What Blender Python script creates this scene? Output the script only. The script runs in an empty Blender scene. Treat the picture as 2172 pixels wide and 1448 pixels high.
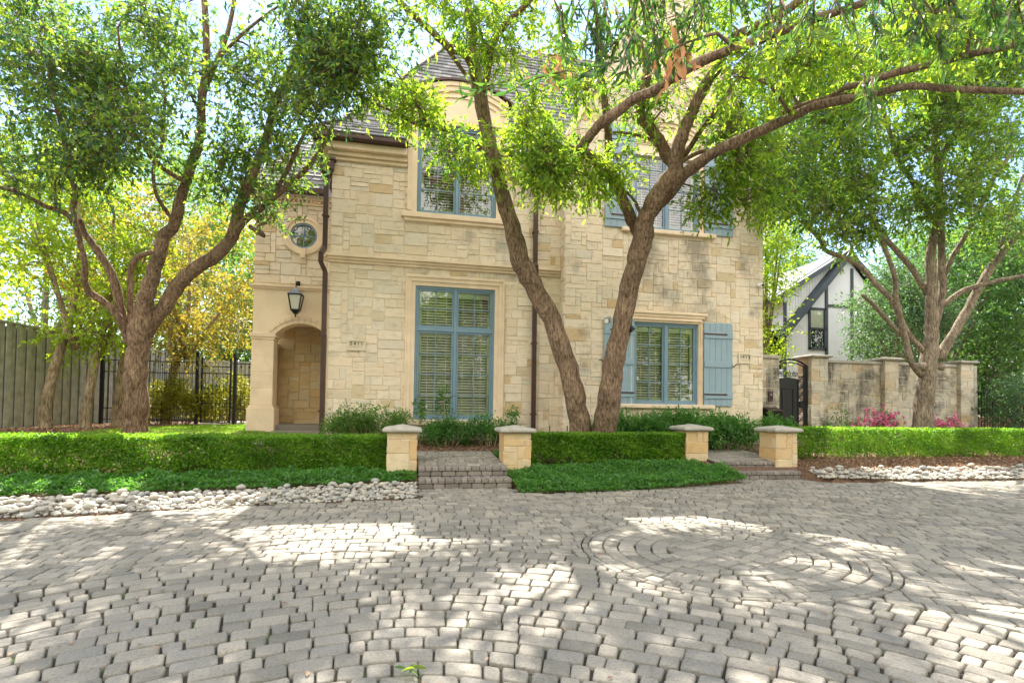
import bpy, math, random
import numpy as np
from math import sin, cos, pi, radians, sqrt, atan2, hypot
from mathutils import Vector, Matrix, noise as mn
random.seed(7); NR = np.random.RandomState(11)
S = bpy.context.scene
COL = S.collection
# ------------------------------------------------------------------ camera
T, P, RO, FF, KK, CH = radians(11.5), radians(1.5), radians(.8), 1100., .1065, 1.3
RM = Matrix.Rotation(-T, 3, 'Z') @ Matrix.Rotation(pi/2 + P, 3, 'X') @ Matrix.Rotation(RO, 3, 'Z')
cd = bpy.data.cameras.new('camera'); cam = bpy.data.objects.new('camera', cd); COL.objects.link(cam)
cam.matrix_world = Matrix.Translation((0, 0, CH)) @ RM.to_4x4()
cd.sensor_width = 36; cd.lens = 36*FF/2172; cd.shift_y = KK*FF/2172; cd.clip_start = .05; cd.clip_end = 2000
S.camera = cam
# ------------------------------------------------------------------ light
SUNV = Vector((-.03, .76, 1)).normalized()
w = bpy.data.worlds.new('World'); S.world = w; w.use_nodes = True
nt = w.node_tree; nt.nodes.clear()
def wn(t, **k):
    n = nt.nodes.new(t)
    for a, b in k.items(): setattr(n, a, b)
    return n
sky = wn('ShaderNodeTexSky', sky_type='NISHITA'); sky.sun_disc = False
sky.sun_elevation = math.asin(SUNV.z); sky.sun_rotation = radians(-2); sky.air_density = 1.1; sky.dust_density = .15
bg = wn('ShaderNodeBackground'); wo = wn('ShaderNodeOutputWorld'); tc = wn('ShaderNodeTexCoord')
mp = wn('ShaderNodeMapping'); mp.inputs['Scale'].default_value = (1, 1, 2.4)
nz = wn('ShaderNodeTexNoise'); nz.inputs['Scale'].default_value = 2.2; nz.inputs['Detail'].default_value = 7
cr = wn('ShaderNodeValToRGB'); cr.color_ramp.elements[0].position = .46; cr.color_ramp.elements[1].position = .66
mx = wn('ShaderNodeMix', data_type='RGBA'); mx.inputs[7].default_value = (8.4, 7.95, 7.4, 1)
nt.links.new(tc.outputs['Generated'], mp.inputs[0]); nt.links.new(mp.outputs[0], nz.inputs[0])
sx_ = wn('ShaderNodeSeparateXYZ'); ma = wn('ShaderNodeMath', operation='MULTIPLY_ADD'); ma.inputs[1].default_value = -.32  # unseen bright cloud bank added behind the camera as fill light for the facade
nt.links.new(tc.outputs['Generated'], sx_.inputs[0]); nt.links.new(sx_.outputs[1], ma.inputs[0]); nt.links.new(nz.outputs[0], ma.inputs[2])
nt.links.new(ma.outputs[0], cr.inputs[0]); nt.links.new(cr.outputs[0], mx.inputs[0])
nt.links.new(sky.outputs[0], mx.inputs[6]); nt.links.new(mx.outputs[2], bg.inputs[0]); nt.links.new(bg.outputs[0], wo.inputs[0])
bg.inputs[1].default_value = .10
sl = bpy.data.lights.new('sun', 'SUN'); sl.energy = 4.0; sl.angle = radians(.5); sl.color = (1, .93, .82)
so = bpy.data.objects.new('sun', sl); COL.objects.link(so)
so.rotation_euler = SUNV.to_track_quat('Z', 'Y').to_euler()
S.view_settings.view_transform = 'Standard'; S.view_settings.look = 'None'; S.view_settings.gamma = 1
S.view_settings.exposure = 2.0
S.render.engine = 'CYCLES'
S.cycles.max_bounces = 8; S.cycles.transparent_max_bounces = 8
# ------------------------------------------------------------------ helpers
def ray(px, py): return RM @ Vector(((px-1086)/FF, (724-py)/FF + KK, -1))
def atD(px, py, D): return ray(px, py)*D + Vector((0, 0, CH))
def atY(px, py, Y):
    d = ray(px, py); return d*(Y/d.y) + Vector((0, 0, CH))
def tag(o, label=None, cat=None, group=None, kind=None):
    if label: o['label'] = label
    if cat: o['category'] = cat
    if group: o['group'] = group
    if kind: o['kind'] = kind
    return o
def empty(name, loc=(0, 0, 0), rz=0):
    o = bpy.data.objects.new(name, None); o.location = loc; o.rotation_euler = (0, 0, rz)
    o.empty_display_size = .1; COL.objects.link(o); return o
class MB:
    def __init__(s): s.v = []; s.f = []; s.a = []; s.b = []
    def add(s, vs, fs, a=.5, b=.5):
        n = len(s.v); s.v.extend(vs)
        for f in fs: s.f.append([i+n for i in f])
        s.a.extend([a]*len(fs)); s.b.extend([b]*len(fs)); return s
    def box(s, x0, x1, y0, y1, z0, z1, a=.5, b=.5):
        return s.add([(x0,y0,z0),(x1,y0,z0),(x1,y1,z0),(x0,y1,z0),(x0,y0,z1),(x1,y0,z1),(x1,y1,z1),(x0,y1,z1)],
            [(0,3,2,1),(4,5,6,7),(0,1,5,4),(1,2,6,5),(2,3,7,6),(3,0,4,7)], a, b)
    def bar(s, p, q, w, h, up=(0,0,1), a=.5, b=.5):
        p = Vector(p); q = Vector(q); d = (q-p).normalized(); u = Vector(up)
        r = d.cross(u).normalized(); u = r.cross(d)
        vs = [tuple(c + r*i*w/2 + u*j*h/2) for c in (p, q) for i, j in ((-1,-1),(1,-1),(1,1),(-1,1))]
        return s.add(vs, [(0,1,2,3),(7,6,5,4),(0,4,5,1),(1,5,6,2),(2,6,7,3),(3,7,4,0)], a, b)
    def tube(s, pts, rad, seg=8, rough=0, cap=True):
        pts = [Vector(p) for p in pts]
        if not isinstance(rad, (list, tuple)): rad = [rad]*len(pts)
        vs = []; fs = []; u = None
        for i, p in enumerate(pts):
            d = (pts[min(i+1, len(pts)-1)] - pts[max(i-1, 0)]).normalized()
            if u is None: u = d.cross(Vector((0,1,0)) if abs(d.y) < .9 else Vector((1,0,0))).normalized()
            else: u = (u - d*u.dot(d)).normalized()
            w_ = d.cross(u)
            for k in range(seg):
                t = 2*pi*k/seg; e = u*cos(t) + w_*sin(t); r = rad[i]
                if rough: r *= 1 + rough*(mn.noise((p+e*r)*Vector((4,4,2.2)) if False else Vector(((p.x+e.x*r)*3.2,(p.y+e.y*r)*3.2,(p.z+e.z*r)*1.8))) + .35*mn.noise((p+e*r)*9))
                vs.append(tuple(p+e*r))
            if i:
                o = (i-1)*seg
                for k in range(seg): fs.append((o+k, o+(k+1) % seg, o+seg+(k+1) % seg, o+seg+k))
        if cap: fs.append(tuple(range(seg-1, -1, -1))); fs.append(tuple(range(len(vs)-seg, len(vs))))
        return s.add(vs, fs)
    def lathe(s, c, prof, seg=16):
        vs = []; fs = []
        for r, z in prof:
            for k in range(seg): vs.append((c[0]+r*cos(2*pi*k/seg), c[1]+r*sin(2*pi*k/seg), c[2]+z))
        for i in range(len(prof)-1):
            for k in range(seg): fs.append((i*seg+k, i*seg+(k+1) % seg, (i+1)*seg+(k+1) % seg, (i+1)*seg+k))
        fs.append(tuple(range(seg-1, -1, -1))); fs.append(tuple(range(len(vs)-seg, len(vs))))
        return s.add(vs, fs)
    def extr(s, poly, y0, y1, a=.5, b=.5):   # polygon in x,z extruded along y
        n = len(poly); vs = [(x, y0, z) for x, z in poly] + [(x, y1, z) for x, z in poly]
        fs = [tuple(range(n)), tuple(range(2*n-1, n-1, -1))] + [(i, i+n, (i+1) % n+n, (i+1) % n) for i in range(n)]
        return s.add(vs, fs, a, b)
    def build(s, name, mat, parent=None, smooth=False, bevel=0, loc=None):
        me = bpy.data.meshes.new(name); me.from_pydata([tuple(v) for v in s.v], [], s.f)
        for nm, arr in (('ra', s.a), ('rb', s.b)):
            at = me.attributes.new(nm, 'FLOAT', 'FACE'); at.data.foreach_set('value', np.array(arr, dtype=np.float32))
        if smooth: me.polygons.foreach_set('use_smooth', [True]*len(me.polygons))
        me.materials.append(mat); me.update()
        o = bpy.data.objects.new(name, me); COL.objects.link(o)
        if parent: o.parent = parent
        if loc is not None: o.location = loc
        if bevel:
            m = o.modifiers.new('b', 'BEVEL'); m.width = bevel; m.segments = 2; m.limit_method = 'ANGLE'
        return o
def npmesh(name, V, Fc, mat, parent=None, ra=None, smooth=False):   # V Nx3, Fc MxK
    me = bpy.data.meshes.new(name); n = len(V); m, k = Fc.shape
    me.vertices.add(n); me.vertices.foreach_set('co', V.astype(np.float32).ravel())
    me.loops.add(m*k); me.loops.foreach_set('vertex_index', Fc.astype(np.int32).ravel())
    me.polygons.add(m); me.polygons.foreach_set('loop_start', np.arange(0, m*k, k, dtype=np.int32))
    me.polygons.foreach_set('loop_total', np.full(m, k, dtype=np.int32))
    me.update(calc_edges=True)
    if ra is not None:
        at = me.attributes.new('ra', 'FLOAT', 'FACE'); at.data.foreach_set('value', ra.astype(np.float32))
    if smooth: me.polygons.foreach_set('use_smooth', np.ones(m, dtype=bool))
    me.materials.append(mat); me.validate()
    o = bpy.data.objects.new(name, me); COL.objects.link(o)
    if parent: o.parent = parent
    return o
# ------------------------------------------------------------------ materials
def new(name):
    m = bpy.data.materials.new(name); m.use_nodes = True; t = m.node_tree
    return m, t, t.nodes['Principled BSDF']
def nd(t, ty, **k):
    n = t.nodes.new(ty)
    for a, b in k.items(): setattr(n, a, b)
    return n
def ramp(t, src, stops):
    r = nd(t, 'ShaderNodeValToRGB'); e = r.color_ramp.elements
    while len(e) > 1: e.remove(e[-1])
    e[0].position = stops[0][0]; e[0].color = (*stops[0][1], 1)
    for p, c in stops[1:]:
        x = e.new(p); x.color = (*c, 1)
    t.links.new(src, r.inputs[0]); return r.outputs[0]
def mixc(t, fac, a, b, mode='MIX'):
    m = nd(t, 'ShaderNodeMix', data_type='RGBA', blend_type=mode)
    for s, v in ((0, fac), (6, a), (7, b)):
        if hasattr(v, 'links') or hasattr(v, 'is_linked'): t.links.new(v, m.inputs[s])
        else: m.inputs[s].default_value = v if s == 0 else (*v, 1)
    return m.outputs[2]
def nsrc(t, scale, detail=4, rough=.55, stretch=None):
    tc = nd(t, 'ShaderNodeTexCoord'); n = nd(t, 'ShaderNodeTexNoise')
    n.inputs['Scale'].default_value = scale; n.inputs['Detail'].default_value = detail; n.inputs['Roughness'].default_value = rough
    if stretch:
        m = nd(t, 'ShaderNodeMapping'); m.inputs['Scale'].default_value = stretch
        t.links.new(tc.outputs['Object'], m.inputs[0]); t.links.new(m.outputs[0], n.inputs[0])
    else: t.links.new(tc.outputs['Object'], n.inputs[0])
    return n.outputs[0]
def bump(t, b, src, st=.3, dist=.01):
    n = nd(t, 'ShaderNodeBump'); n.inputs['Strength'].default_value = st; n.inputs['Distance'].default_value = dist
    t.links.new(src, n.inputs['Height']); t.links.new(n.outputs[0], b.inputs['Normal'])
def attr(t, nm='ra'):
    a = nd(t, 'ShaderNodeAttribute'); a.attribute_name = nm; return a.outputs['Fac']
def mul(t, a, b):
    m = nd(t, 'ShaderNodeMath', operation='MULTIPLY')
    for i, v in enumerate((a, b)):
        if isinstance(v, (int, float)): m.inputs[i].default_value = v
        else: t.links.new(v, m.inputs[i])
    return m.outputs[0]
def plain(name, col, rough=.6, var=.12, sc=6, metal=0, bmp=.15, spec=.4):
    m, t, b = new(name); n = nsrc(t, sc)
    c = ramp(t, n, [(.3, tuple(x*(1-var) for x in col)), (.7, tuple(min(1, x*(1+var)) for x in col))])
    t.links.new(c, b.inputs['Base Color']); b.inputs['Roughness'].default_value = rough; b.inputs['Metallic'].default_value = metal
    b.inputs['Specular IOR Level'].default_value = spec
    if bmp: bump(t, b, nsrc(t, sc*8), bmp, .004)
    return m
def stone(name, stops, stain=.5, dark=(.16,.145,.12), th=.57, boxes=()):
    m, t, b = new(name)
    c = ramp(t, attr(t), stops)
    c = mixc(t, .55, c, ramp(t, nsrc(t, 5, 6, .65, (1, 1, 2.2)), [(.30, (.58,.55,.51)), (.50, (1,1,1)), (.74, (1.0,.92,.80))]), 'MULTIPLY')
    c = mixc(t, mul(t, attr(t, 'rb'), .35), c, (.8,.78,.72), 'MULTIPLY')
    sn = nsrc(t, .9, 8, .7, (1.2, 1.2, .8))
    for bx in boxes:
        tcn = nd(t, 'ShaderNodeTexCoord'); sp = nd(t, 'ShaderNodeSeparateXYZ'); t.links.new(tcn.outputs['Object'], sp.inputs[0]); fs_ = []
        for (cc, hw_, ix) in ((bx[0], bx[1], 0), (bx[2], bx[3], 2)):
            m1 = nd(t, 'ShaderNodeMath', operation='SUBTRACT'); m1.inputs[1].default_value = cc; t.links.new(sp.outputs[ix], m1.inputs[0])
            m2 = nd(t, 'ShaderNodeMath', operation='ABSOLUTE'); t.links.new(m1.outputs[0], m2.inputs[0])
            m3 = nd(t, 'ShaderNodeMapRange'); m3.inputs[1].default_value = hw_; m3.inputs[2].default_value = hw_*.35; m3.inputs[3].default_value = 0; m3.inputs[4].default_value = 1
            t.links.new(m2.outputs[0], m3.inputs[0]); fs_.append(m3.outputs[0])
        mm_ = nd(t, 'ShaderNodeMath', operation='MULTIPLY_ADD'); mm_.inputs[1].default_value = bx[4]; t.links.new(mul(t, *fs_), mm_.inputs[0]); t.links.new(sn, mm_.inputs[2]); sn = mm_.outputs[0]
    st = ramp(t, sn, [(th, (0,0,0)), (th+.15, (stain,)*3)])
    c = mixc(t, st, c, dark)
    t.links.new(c, b.inputs['Base Color']); b.inputs['Roughness'].default_value = .88; b.inputs['Specular IOR Level'].default_value = .25
    bump(t, b, nsrc(t, 22, 8, .7), .55, .012); return m
def leafmat(name, cols, trans=.5, tcol=None, gloss=.45):
    m, t, b = new(name); out = t.nodes['Material Output']
    n = len(cols); c = ramp(t, attr(t), [(i/(n-1) if n > 1 else 0, k) for i, k in enumerate(cols)])
    t.links.new(c, b.inputs['Base Color']); b.inputs['Roughness'].default_value = gloss; b.inputs['Specular IOR Level'].default_value = .5
    tr = nd(t, 'ShaderNodeBsdfTranslucent'); tcx = mixc(t, 1., c, tcol or (3.3, 3.2, 1.6), 'MULTIPLY')
    t.links.new(tcx, tr.inputs[0]); mx = nd(t, 'ShaderNodeMixShader'); mx.inputs[0].default_value = trans
    t.links.new(b.outputs[0], mx.inputs[1]); t.links.new(tr.outputs[0], mx.inputs[2]); t.links.new(mx.outputs[0], out.inputs[0])
    return m
LIME = [(0, (.76,.62,.475)), (.25, (.80,.675,.53)), (.5, (.75,.635,.51)), (.72, (.82,.705,.57)), (.89, (.68,.61,.51)), (.96, (.66,.52,.35)), (1, (.62,.45,.27))]
M = {}
M['stone'] = stone('limestone_blocks', LIME, .5, boxes=((2.0, 1.6, 5.05, .7, .10), (1.6, 2.2, 4.55, .3, .10), (-1.3, .5, 6.5, .8, .06)))
M['stone_w'] = stone('weathered_limestone_blocks', LIME, .7, th=.56, boxes=((6.6, 1.6, 5.0, 1.0, .15), (7.4, 1.0, 3.95, .35, .08)))
M['mortar'] = plain('mortar', (.80,.69,.53), .95, .08, 9)
M['wallstone'] = stone('garden_wall_stone', [(0, (.60,.51,.39)), (.3, (.64,.58,.49)), (.6, (.54,.49,.42)), (.85, (.68,.60,.49)), (1, (.55,.42,.27))], .97, (.085,.08,.075), th=.45)
M['pierstone'] = stone('pier_stone', [(0, (.64,.45,.24)), (.4, (.66,.52,.34)), (.7, (.62,.41,.19)), (1, (.70,.58,.4))], .35)
M['trim'] = plain('cast_stone_trim', (.77,.61,.45), .85, .12, 2.5, spec=.25)
M['plaster'] = plain('cream_plaster', (.78,.63,.46), .9, .06, 2, spec=.2)
M['cap'] = plain('grey_cap_stone', (.40,.37,.32), .9, .22, 7, bmp=.5)
M['blue'] = plain('blue_grey_paint', (.18,.275,.36), .45, .07, 3, bmp=.05)
M['shut'] = plain('shutter_paint', (.26,.355,.425), .5, .06, 3, bmp=.05)
M['brown'] = plain('brown_metal', (.075,.042,.038), .4, .15, 5, .3)
M['iron'] = plain('black_iron', (.012,.012,.013), .45, .2, 9, .2)
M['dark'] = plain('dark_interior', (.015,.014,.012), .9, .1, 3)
M['blind'] = plain('white_blinds', (.88,.84,.74), .6, .03, 3, bmp=0)
M['casing'] = plain('pale_inner_casing', (.55,.60,.46), .7, .05, 3, bmp=0)
M['white'] = plain('white_plastic', (.8,.8,.78), .4, .02, 3, bmp=0)
M['mulch'] = plain('mulch_ground', (.14,.08,.05), .95, .45, 22, bmp=1)
M['fence'] = plain('grey_fence_boards', (.40,.40,.33), .85, .25, 5, bmp=.3)
M['stucco'] = plain('white_stucco', (.66,.68,.72), .9, .04, 2)
M['beam'] = plain('dark_blue_grey_timber', (.045,.06,.075), .6, .15, 5)
M['pink'] = plain('pink_petals', (.80,.22,.42), .6, .25, 40, bmp=0)
M['peach'] = plain('dry_orange_leaf', (.66,.33,.16), .6, .3, 20, bmp=0)
M['plate'] = plain('plaque_stone', (.66,.57,.43), .8, .06, 8)
M['ink'] = plain('engraved_dark', (.06,.045,.03), .8, .1, 8, bmp=0)
m, t, b = new('pavers')
c = ramp(t, attr(t), [(0, (.20,.187,.163)), (.3, (.28,.258,.225)), (.65, (.335,.305,.262)), (.85, (.235,.223,.205)), (1, (.41,.365,.31))])
c = mixc(t, .6, c, ramp(t, nsrc(t, 60, 5, .8), [(.36, (.45,.45,.45)), (.5, (1,1,1)), (.66, (1.25,1.22,1.15))]), 'MULTIPLY')
c = mixc(t, .5, c, ramp(t, nsrc(t, 2.2, 4), [(.35, (.66,.65,.63)), (.65, (1.14,1.1,1.04))]), 'MULTIPLY')
t.links.new(c, b.inputs['Base Color']); b.inputs['Roughness'].default_value = .82; b.inputs['Specular IOR Level'].default_value = .3
bump(t, b, nsrc(t, 90, 4, .8), .6, .006); M['paver'] = m
m, t, b = new('paver_joint_sand')
c = ramp(t, nsrc(t, 3.5, 5, .7), [(.4, (.035,.03,.024)), (.56, (.07,.06,.045)), (.62, (.06,.11,.02))])
t.links.new(c, b.inputs['Base Color']); b.inputs['Roughness'].default_value = 1; bump(t, b, nsrc(t, 80), .8, .01); M['joint'] = m
m, t, b = new('step_bricks')
c = ramp(t, attr(t), [(0, (.17,.15,.13)), (.5, (.23,.20,.175)), (1, (.28,.24,.21))])
c = mixc(t, .6, c, ramp(t, nsrc(t, 30, 5, .7), [(.3, (.55,.53,.5)), (.6, (1,1,1))]), 'MULTIPLY')
t.links.new(c, b.inputs['Base Color']); b.inputs['Roughness'].default_value = .9; bump(t, b, nsrc(t, 60, 4, .8), .6, .006); M['brick'] = m
m, t, b = new('slate_shingles')
c = ramp(t, attr(t), [(0, (.17,.17,.175)), (.5, (.26,.257,.26)), (1, (.37,.36,.355))])
c = mixc(t, .4, c, ramp(t, nsrc(t, 40, 3, .8), [(.3, (.6,.6,.6)), (.6, (1,1,1))]), 'MULTIPLY')
t.links.new(c, b.inputs['Base Color']); b.inputs['Roughness'].default_value = .85; bump(t, b, nsrc(t, 60), .4, .005); M['slate'] = m
def bark(name, ca, cb):
    ca = (ca[0]*1.4, ca[1]*1.34, ca[2]*1.32); cb = (cb[0]*1.4, cb[1]*1.38, cb[2]*1.35)
    m, t, b = new(name)
    n1 = nsrc(t, 30, 6, .8, (1, 1, .22)); n2 = nsrc(t, 2.2, 4)
    c = ramp(t, n1, [(.36, tuple(x*.25 for x in ca)), (.49, ca), (.62, cb)])
    c = mixc(t, .8, c, ramp(t, n2, [(.36, (.62,.64,.6)), (.55, (1,1,1)), (.68, (1.2,1.22,1.15))]), 'MULTIPLY')
    t.links.new(c, b.inputs['Base Color']); b.inputs['Roughness'].default_value = .92; b.inputs['Specular IOR Level'].default_value = .2
    bump(t, b, n1, 1., .035); return m
M['bark'] = bark('oak_bark', (.17,.115,.08), (.31,.225,.16))
M['bark2'] = bark('grey_bark', (.19,.15,.115), (.33,.28,.22))
M['bark3'] = bark('pale_bark', (.27,.21,.14), (.42,.34,.24))
# glass
m, t, b = new('window_glass'); out = t.nodes['Material Output']; t.nodes.remove(b)
tr = nd(t, 'ShaderNodeBsdfTransparent'); tr.inputs[0].default_value = (.96,.98,.97,1)
gl = nd(t, 'ShaderNodeBsdfGlossy'); gl.inputs['Roughness'].default_value = .015; gl.inputs[0].default_value = (.95,.97,1,1)
fr = nd(t, 'ShaderNodeFresnel'); fr.inputs[0].default_value = 1.55
ad = nd(t, 'ShaderNodeMath', operation='ADD'); ad.inputs[1].default_value = .08
bp = nd(t, 'ShaderNodeBump'); bp.inputs['Strength'].default_value = .03; bp.inputs['Distance'].default_value = .05
t.links.new(nsrc(t, 1.6, 2), bp.inputs['Height']); t.links.new(bp.outputs[0], gl.inputs['Normal'])
mxs = nd(t, 'ShaderNodeMixShader'); t.links.new(fr.outputs[0], ad.inputs[0]); t.links.new(ad.outputs[0], mxs.inputs[0])
t.links.new(tr.outputs[0], mxs.inputs[1]); t.links.new(gl.outputs[0], mxs.inputs[2]); t.links.new(mxs.outputs[0], out.inputs[0]); M['glass'] = m
m, t, b = new('frosted_lamp_glass'); b.inputs['Base Color'].default_value = (.62,.62,.56,1); b.inputs['Roughness'].default_value = .25
bump(t, b, nsrc(t, 40, 3), .8, .01); M['lampglass'] = m
# leaves
M['L_oak'] = leafmat('oak_leaves', [(.03,.08,.025), (.085,.165,.028), (.20,.265,.028), (.045,.11,.045)], .6)
M['L_near'] = leafmat('near_oak_leaves', [(.025,.07,.02), (.04,.10,.03), (.09,.15,.02)], .4)
M['L_left'] = leafmat('dark_green_leaves', [(.018,.055,.032), (.04,.10,.035), (.15,.21,.028), (.022,.065,.055), (.05,.12,.06)], .5)
M['L_right'] = leafmat('mid_green_leaves', [(.025,.065,.03), (.06,.13,.03), (.15,.215,.028), (.04,.095,.04)], .52)
M['L_lime'] = leafmat('lime_leaves', [(.14,.22,.02), (.20,.27,.02), (.10,.18,.03)], .5)
M['L_gold'] = leafmat('golden_leaves', [(.30,.28,.035), (.36,.28,.05), (.17,.22,.03), (.42,.36,.15)], .45, (1.9,1.7,1.1))
M['L_dark'] = leafmat('background_leaves', [(.03,.085,.035), (.06,.13,.04), (.09,.16,.04)], .45)
M['L_blue'] = leafmat('bluish_leaves', [(.04,.085,.045), (.06,.12,.07), (.07,.13,.05)], .35)
M['L_hedge'] = leafmat('box_hedge_leaves', [(.03,.08,.012), (.085,.19,.02), (.13,.24,.025), (.20,.29,.05)], .45)
M['L_vinca'] = leafmat('vinca_leaves', [(.018,.06,.014), (.05,.145,.028), (.08,.20,.04), (.13,.25,.06)], .35)
M['L_shrub'] = leafmat('shrub_leaves', [(.05,.12,.022), (.08,.17,.03), (.12,.21,.035)], .4)
M['L_yel'] = leafmat('yellow_shrub_leaves', [(.20,.22,.02), (.28,.26,.03), (.14,.19,.02)], .45, (1.8,1.8,1.2))
M['L_grass'] = leafmat('lawn_blades', [(.10,.20,.015), (.14,.25,.02)], .4)
# ------------------------------------------------------------------ polygon helpers (convex, CCW)
def area(p): return sum(p[i][0]*p[(i+1) % len(p)][1] - p[(i+1) % len(p)][0]*p[i][1] for i in range(len(p)))/2
def clip(p, nx, ny, d):          # keep nx*x+ny*y <= d
    o = []
    for i in range(len(p)):
        a = p[i]; b = p[(i+1) % len(p)]; fa = nx*a[0]+ny*a[1]-d; fb = nx*b[0]+ny*b[1]-d
        if fa <= 0: o.append(a)
        if (fa < 0 < fb) or (fb < 0 < fa):
            t = fa/(fa-fb); o.append((a[0]+t*(b[0]-a[0]), a[1]+t*(b[1]-a[1])))
    return o
def inset(p, g):
    q = list(p)
    for i in range(len(p)):
        a = p[i]; b = p[(i+1) % len(p)]; dx, dy = b[0]-a[0], b[1]-a[1]; L = hypot(dx, dy)
        if L < 1e-6: continue
        nx, ny = dy/L, -dx/L; q = clip(q, nx, ny, nx*a[0]+ny*a[1]-g)
        if len(q) < 3: return []
    r = []
    for i, a in enumerate(q):
        if hypot(a[0]-q[i-1][0], a[1]-q[i-1][1]) > .004: r.append(a)
    return r if len(r) > 2 else []
def rnd(p, c):
    o = []
    n = len(p)
    for i in range(n):
        a, b, d = p[i-1], p[i], p[(i+1) % n]
        la = hypot(a[0]-b[0], a[1]-b[1]); ld = hypot(d[0]-b[0], d[1]-b[1]); ca = min(c, la*.4); cc = min(c, ld*.4)
        A = (b[0]+(a[0]-b[0])*ca/la, b[1]+(a[1]-b[1])*ca/la); D = (b[0]+(d[0]-b[0])*cc/ld, b[1]+(d[1]-b[1])*cc/ld)
        Mx = ((A[0]+D[0])/4+b[0]/2, (A[1]+D[1])/4+b[1]/2)
        o += [A, Mx, D]
    return o
def shrink(p, k, c):
    return [(c[0]+(x-c[0])*k, c[1]+(y-c[1])*k) for x, y in p]
def block(mb, poly, fr, h, ra, rb, soft=.012, tilt=0, k2f=2.4):
    """raised rounded block; fr(u,v,w)->xyz"""
    c = (sum(x for x, _ in poly)/len(poly), sum(y for _, y in poly)/len(poly))
    R = max(hypot(x-c[0], y-c[1]) for x, y in poly)
    if R < .015: return
    k1 = 1-soft/R*.7; k2 = 1-soft/R*k2f; n = len(poly); tx, ty = random.uniform(-tilt, tilt), random.uniform(-tilt, tilt)
    vs = []
    for k, z in ((1, -.03), (1, h*.55), (k1, h*.93), (k2, h)):
        for x, y in shrink(poly, k, c): vs.append(fr(x, y, z + (x-c[0])*tx+(y-c[1])*ty))
    fs = []
    for r in range(3):
        for i in range(n): fs.append((r*n+i, r*n+(i+1) % n, (r+1)*n+(i+1) % n, (r+1)*n+i))
    fs.append(tuple(range(3*n, 4*n)))
    mb.add(vs, fs, ra, rb)
def ashlar(mb, u0, u1, v0, v1, fr, holes=(), planes=(), cu=.135, cv=.105, gap=.007, relief=.022, test=None, big=1.):
    nu = max(1, round((u1-u0)/cu)); nv = max(1, round((v1-v0)/cv)); du = (u1-u0)/nu; dv = (v1-v0)/nv
    us = [u0+du*i for i in range(nu+1)]; vs = [v0+dv*j for j in range(nv+1)]
    occ = [[False]*nv for _ in range(nu)]
    for j in range(nv):
        for i in range(nu):
            if occ[i][j]: continue
            hh = random.choices((1, 2, 3), (3, 6, 1.6*big))[0]
            ww = random.choices((1, 2, 3, 4, 5), (1.2, 4, 5, 3, 1.2*big))[0] if hh < 3 else random.choices((2, 3, 4), (3, 3, 2))[0]
            hh = min(hh, nv-j); k = 0
            while k < ww and i+k < nu and not any(occ[i+k][j+q] for q in range(hh)): k += 1
            if k == 0: hh = 1; k = 1
            for a in range(k):
                for q in range(hh): occ[i+a][j+q] = True
            x0, x1, y0, y1 = us[i], us[i+k], vs[j], vs[j+hh]
            ok = True
            for (hx0, hx1, hy0, hy1) in holes:
                if x1 <= hx0 or x0 >= hx1 or y1 <= hy0 or y0 >= hy1: continue
                opt = [(hx0-x0, 0), (x1-hx1, 1), (hy0-y0, 2), (y1-hy1, 3)]
                opt = [((m_*((y1-y0) if e < 2 else (x1-x0))), e) for m_, e in opt]; m_, e = max(opt)
                if m_ <= .002: ok = False; break
                if e == 0: x1 = hx0
                elif e == 1: x0 = hx1
                elif e == 2: y1 = hy0
                else: y0 = hy1
            if not ok: continue
            p = [(x0, y0), (x1, y0), (x1, y1), (x0, y1)]
            for pl in planes:
                p = clip(p, *pl)
                if len(p) < 3: break
            if len(p) < 3 or area(p) < .002: continue
            if test and not test((x0+x1)/2, (y0+y1)/2): continue
            p = inset(p, gap)
            if len(p) < 3: continue
            g = .006
            p = [(x+random.uniform(-g, g), y+random.uniform(-g, g)) for x, y in p]
            block(mb, rnd(p, .012), fr, relief*random.uniform(.45, 1.1), random.random(), random.random(), .007, .02)
def tiles(mb, poly, O, U, V, N, w=.2, h=.19, th=.03):
    """shingle courses on a convex slope polygon given in (u,v)"""
    us = [p[0] for p in poly]; vs = [p[1] for p in poly]; v = min(vs); k = 0
    while v < max(vs):
        u = min(us) - random.random()*w
        while u < max(us):
            ww = w*random.uniform(.7, 1.4); p = [(u, v), (u+ww, v), (u+ww, v+h), (u, v+h)]
            for i in range(len(poly)):
                a = poly[i]; b = poly[(i+1) % len(poly)]; dx, dy = b[0]-a[0], b[1]-a[1]; L = hypot(dx, dy)
                p = clip(p, dy/L, -dx/L, (dy*a[0]-dx*a[1])/L)
                if len(p) < 3: break
            if len(p) > 2 and area(p) > .001:
                t2 = th*random.uniform(.7, 1.3); n = len(p)
                vsx = [O+U*x+V*y+N*(.002) for x, y in p] + [O+U*x+V*y+N*(.004+t2*(1-(y-v)/h)) for x, y in p]
                mb.add([tuple(q) for q in vsx], [tuple(range(n, 2*n))]+[(i, (i+1) % n, n+(i+1) % n, n+i) for i in range(n)], random.random(), random.random())
            u += ww
        v += h; k += 1
# ------------------------------------------------------------------ terrain
TY = [(-400, 0), (8.1, 0), (8.9, .1), (9.4, .2), (9.9, .3), (11, .40), (12.2, .60), (13, .70), (20, .76), (400, .8)]
def gz(y):
    for (a, za), (b, zb) in zip(TY, TY[1:]):
        if y <= b: return za+(zb-za)*max(0, (y-a))/(b-a)
    return .8
MB().add([(-400,-400,-.025),(400,-400,-.025),(400,9.6,-.025),(-400,9.6,-.025)], [(0,1,2,3)]).build('driveway_bed', M['joint'])['kind'] = 'structure'
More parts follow.
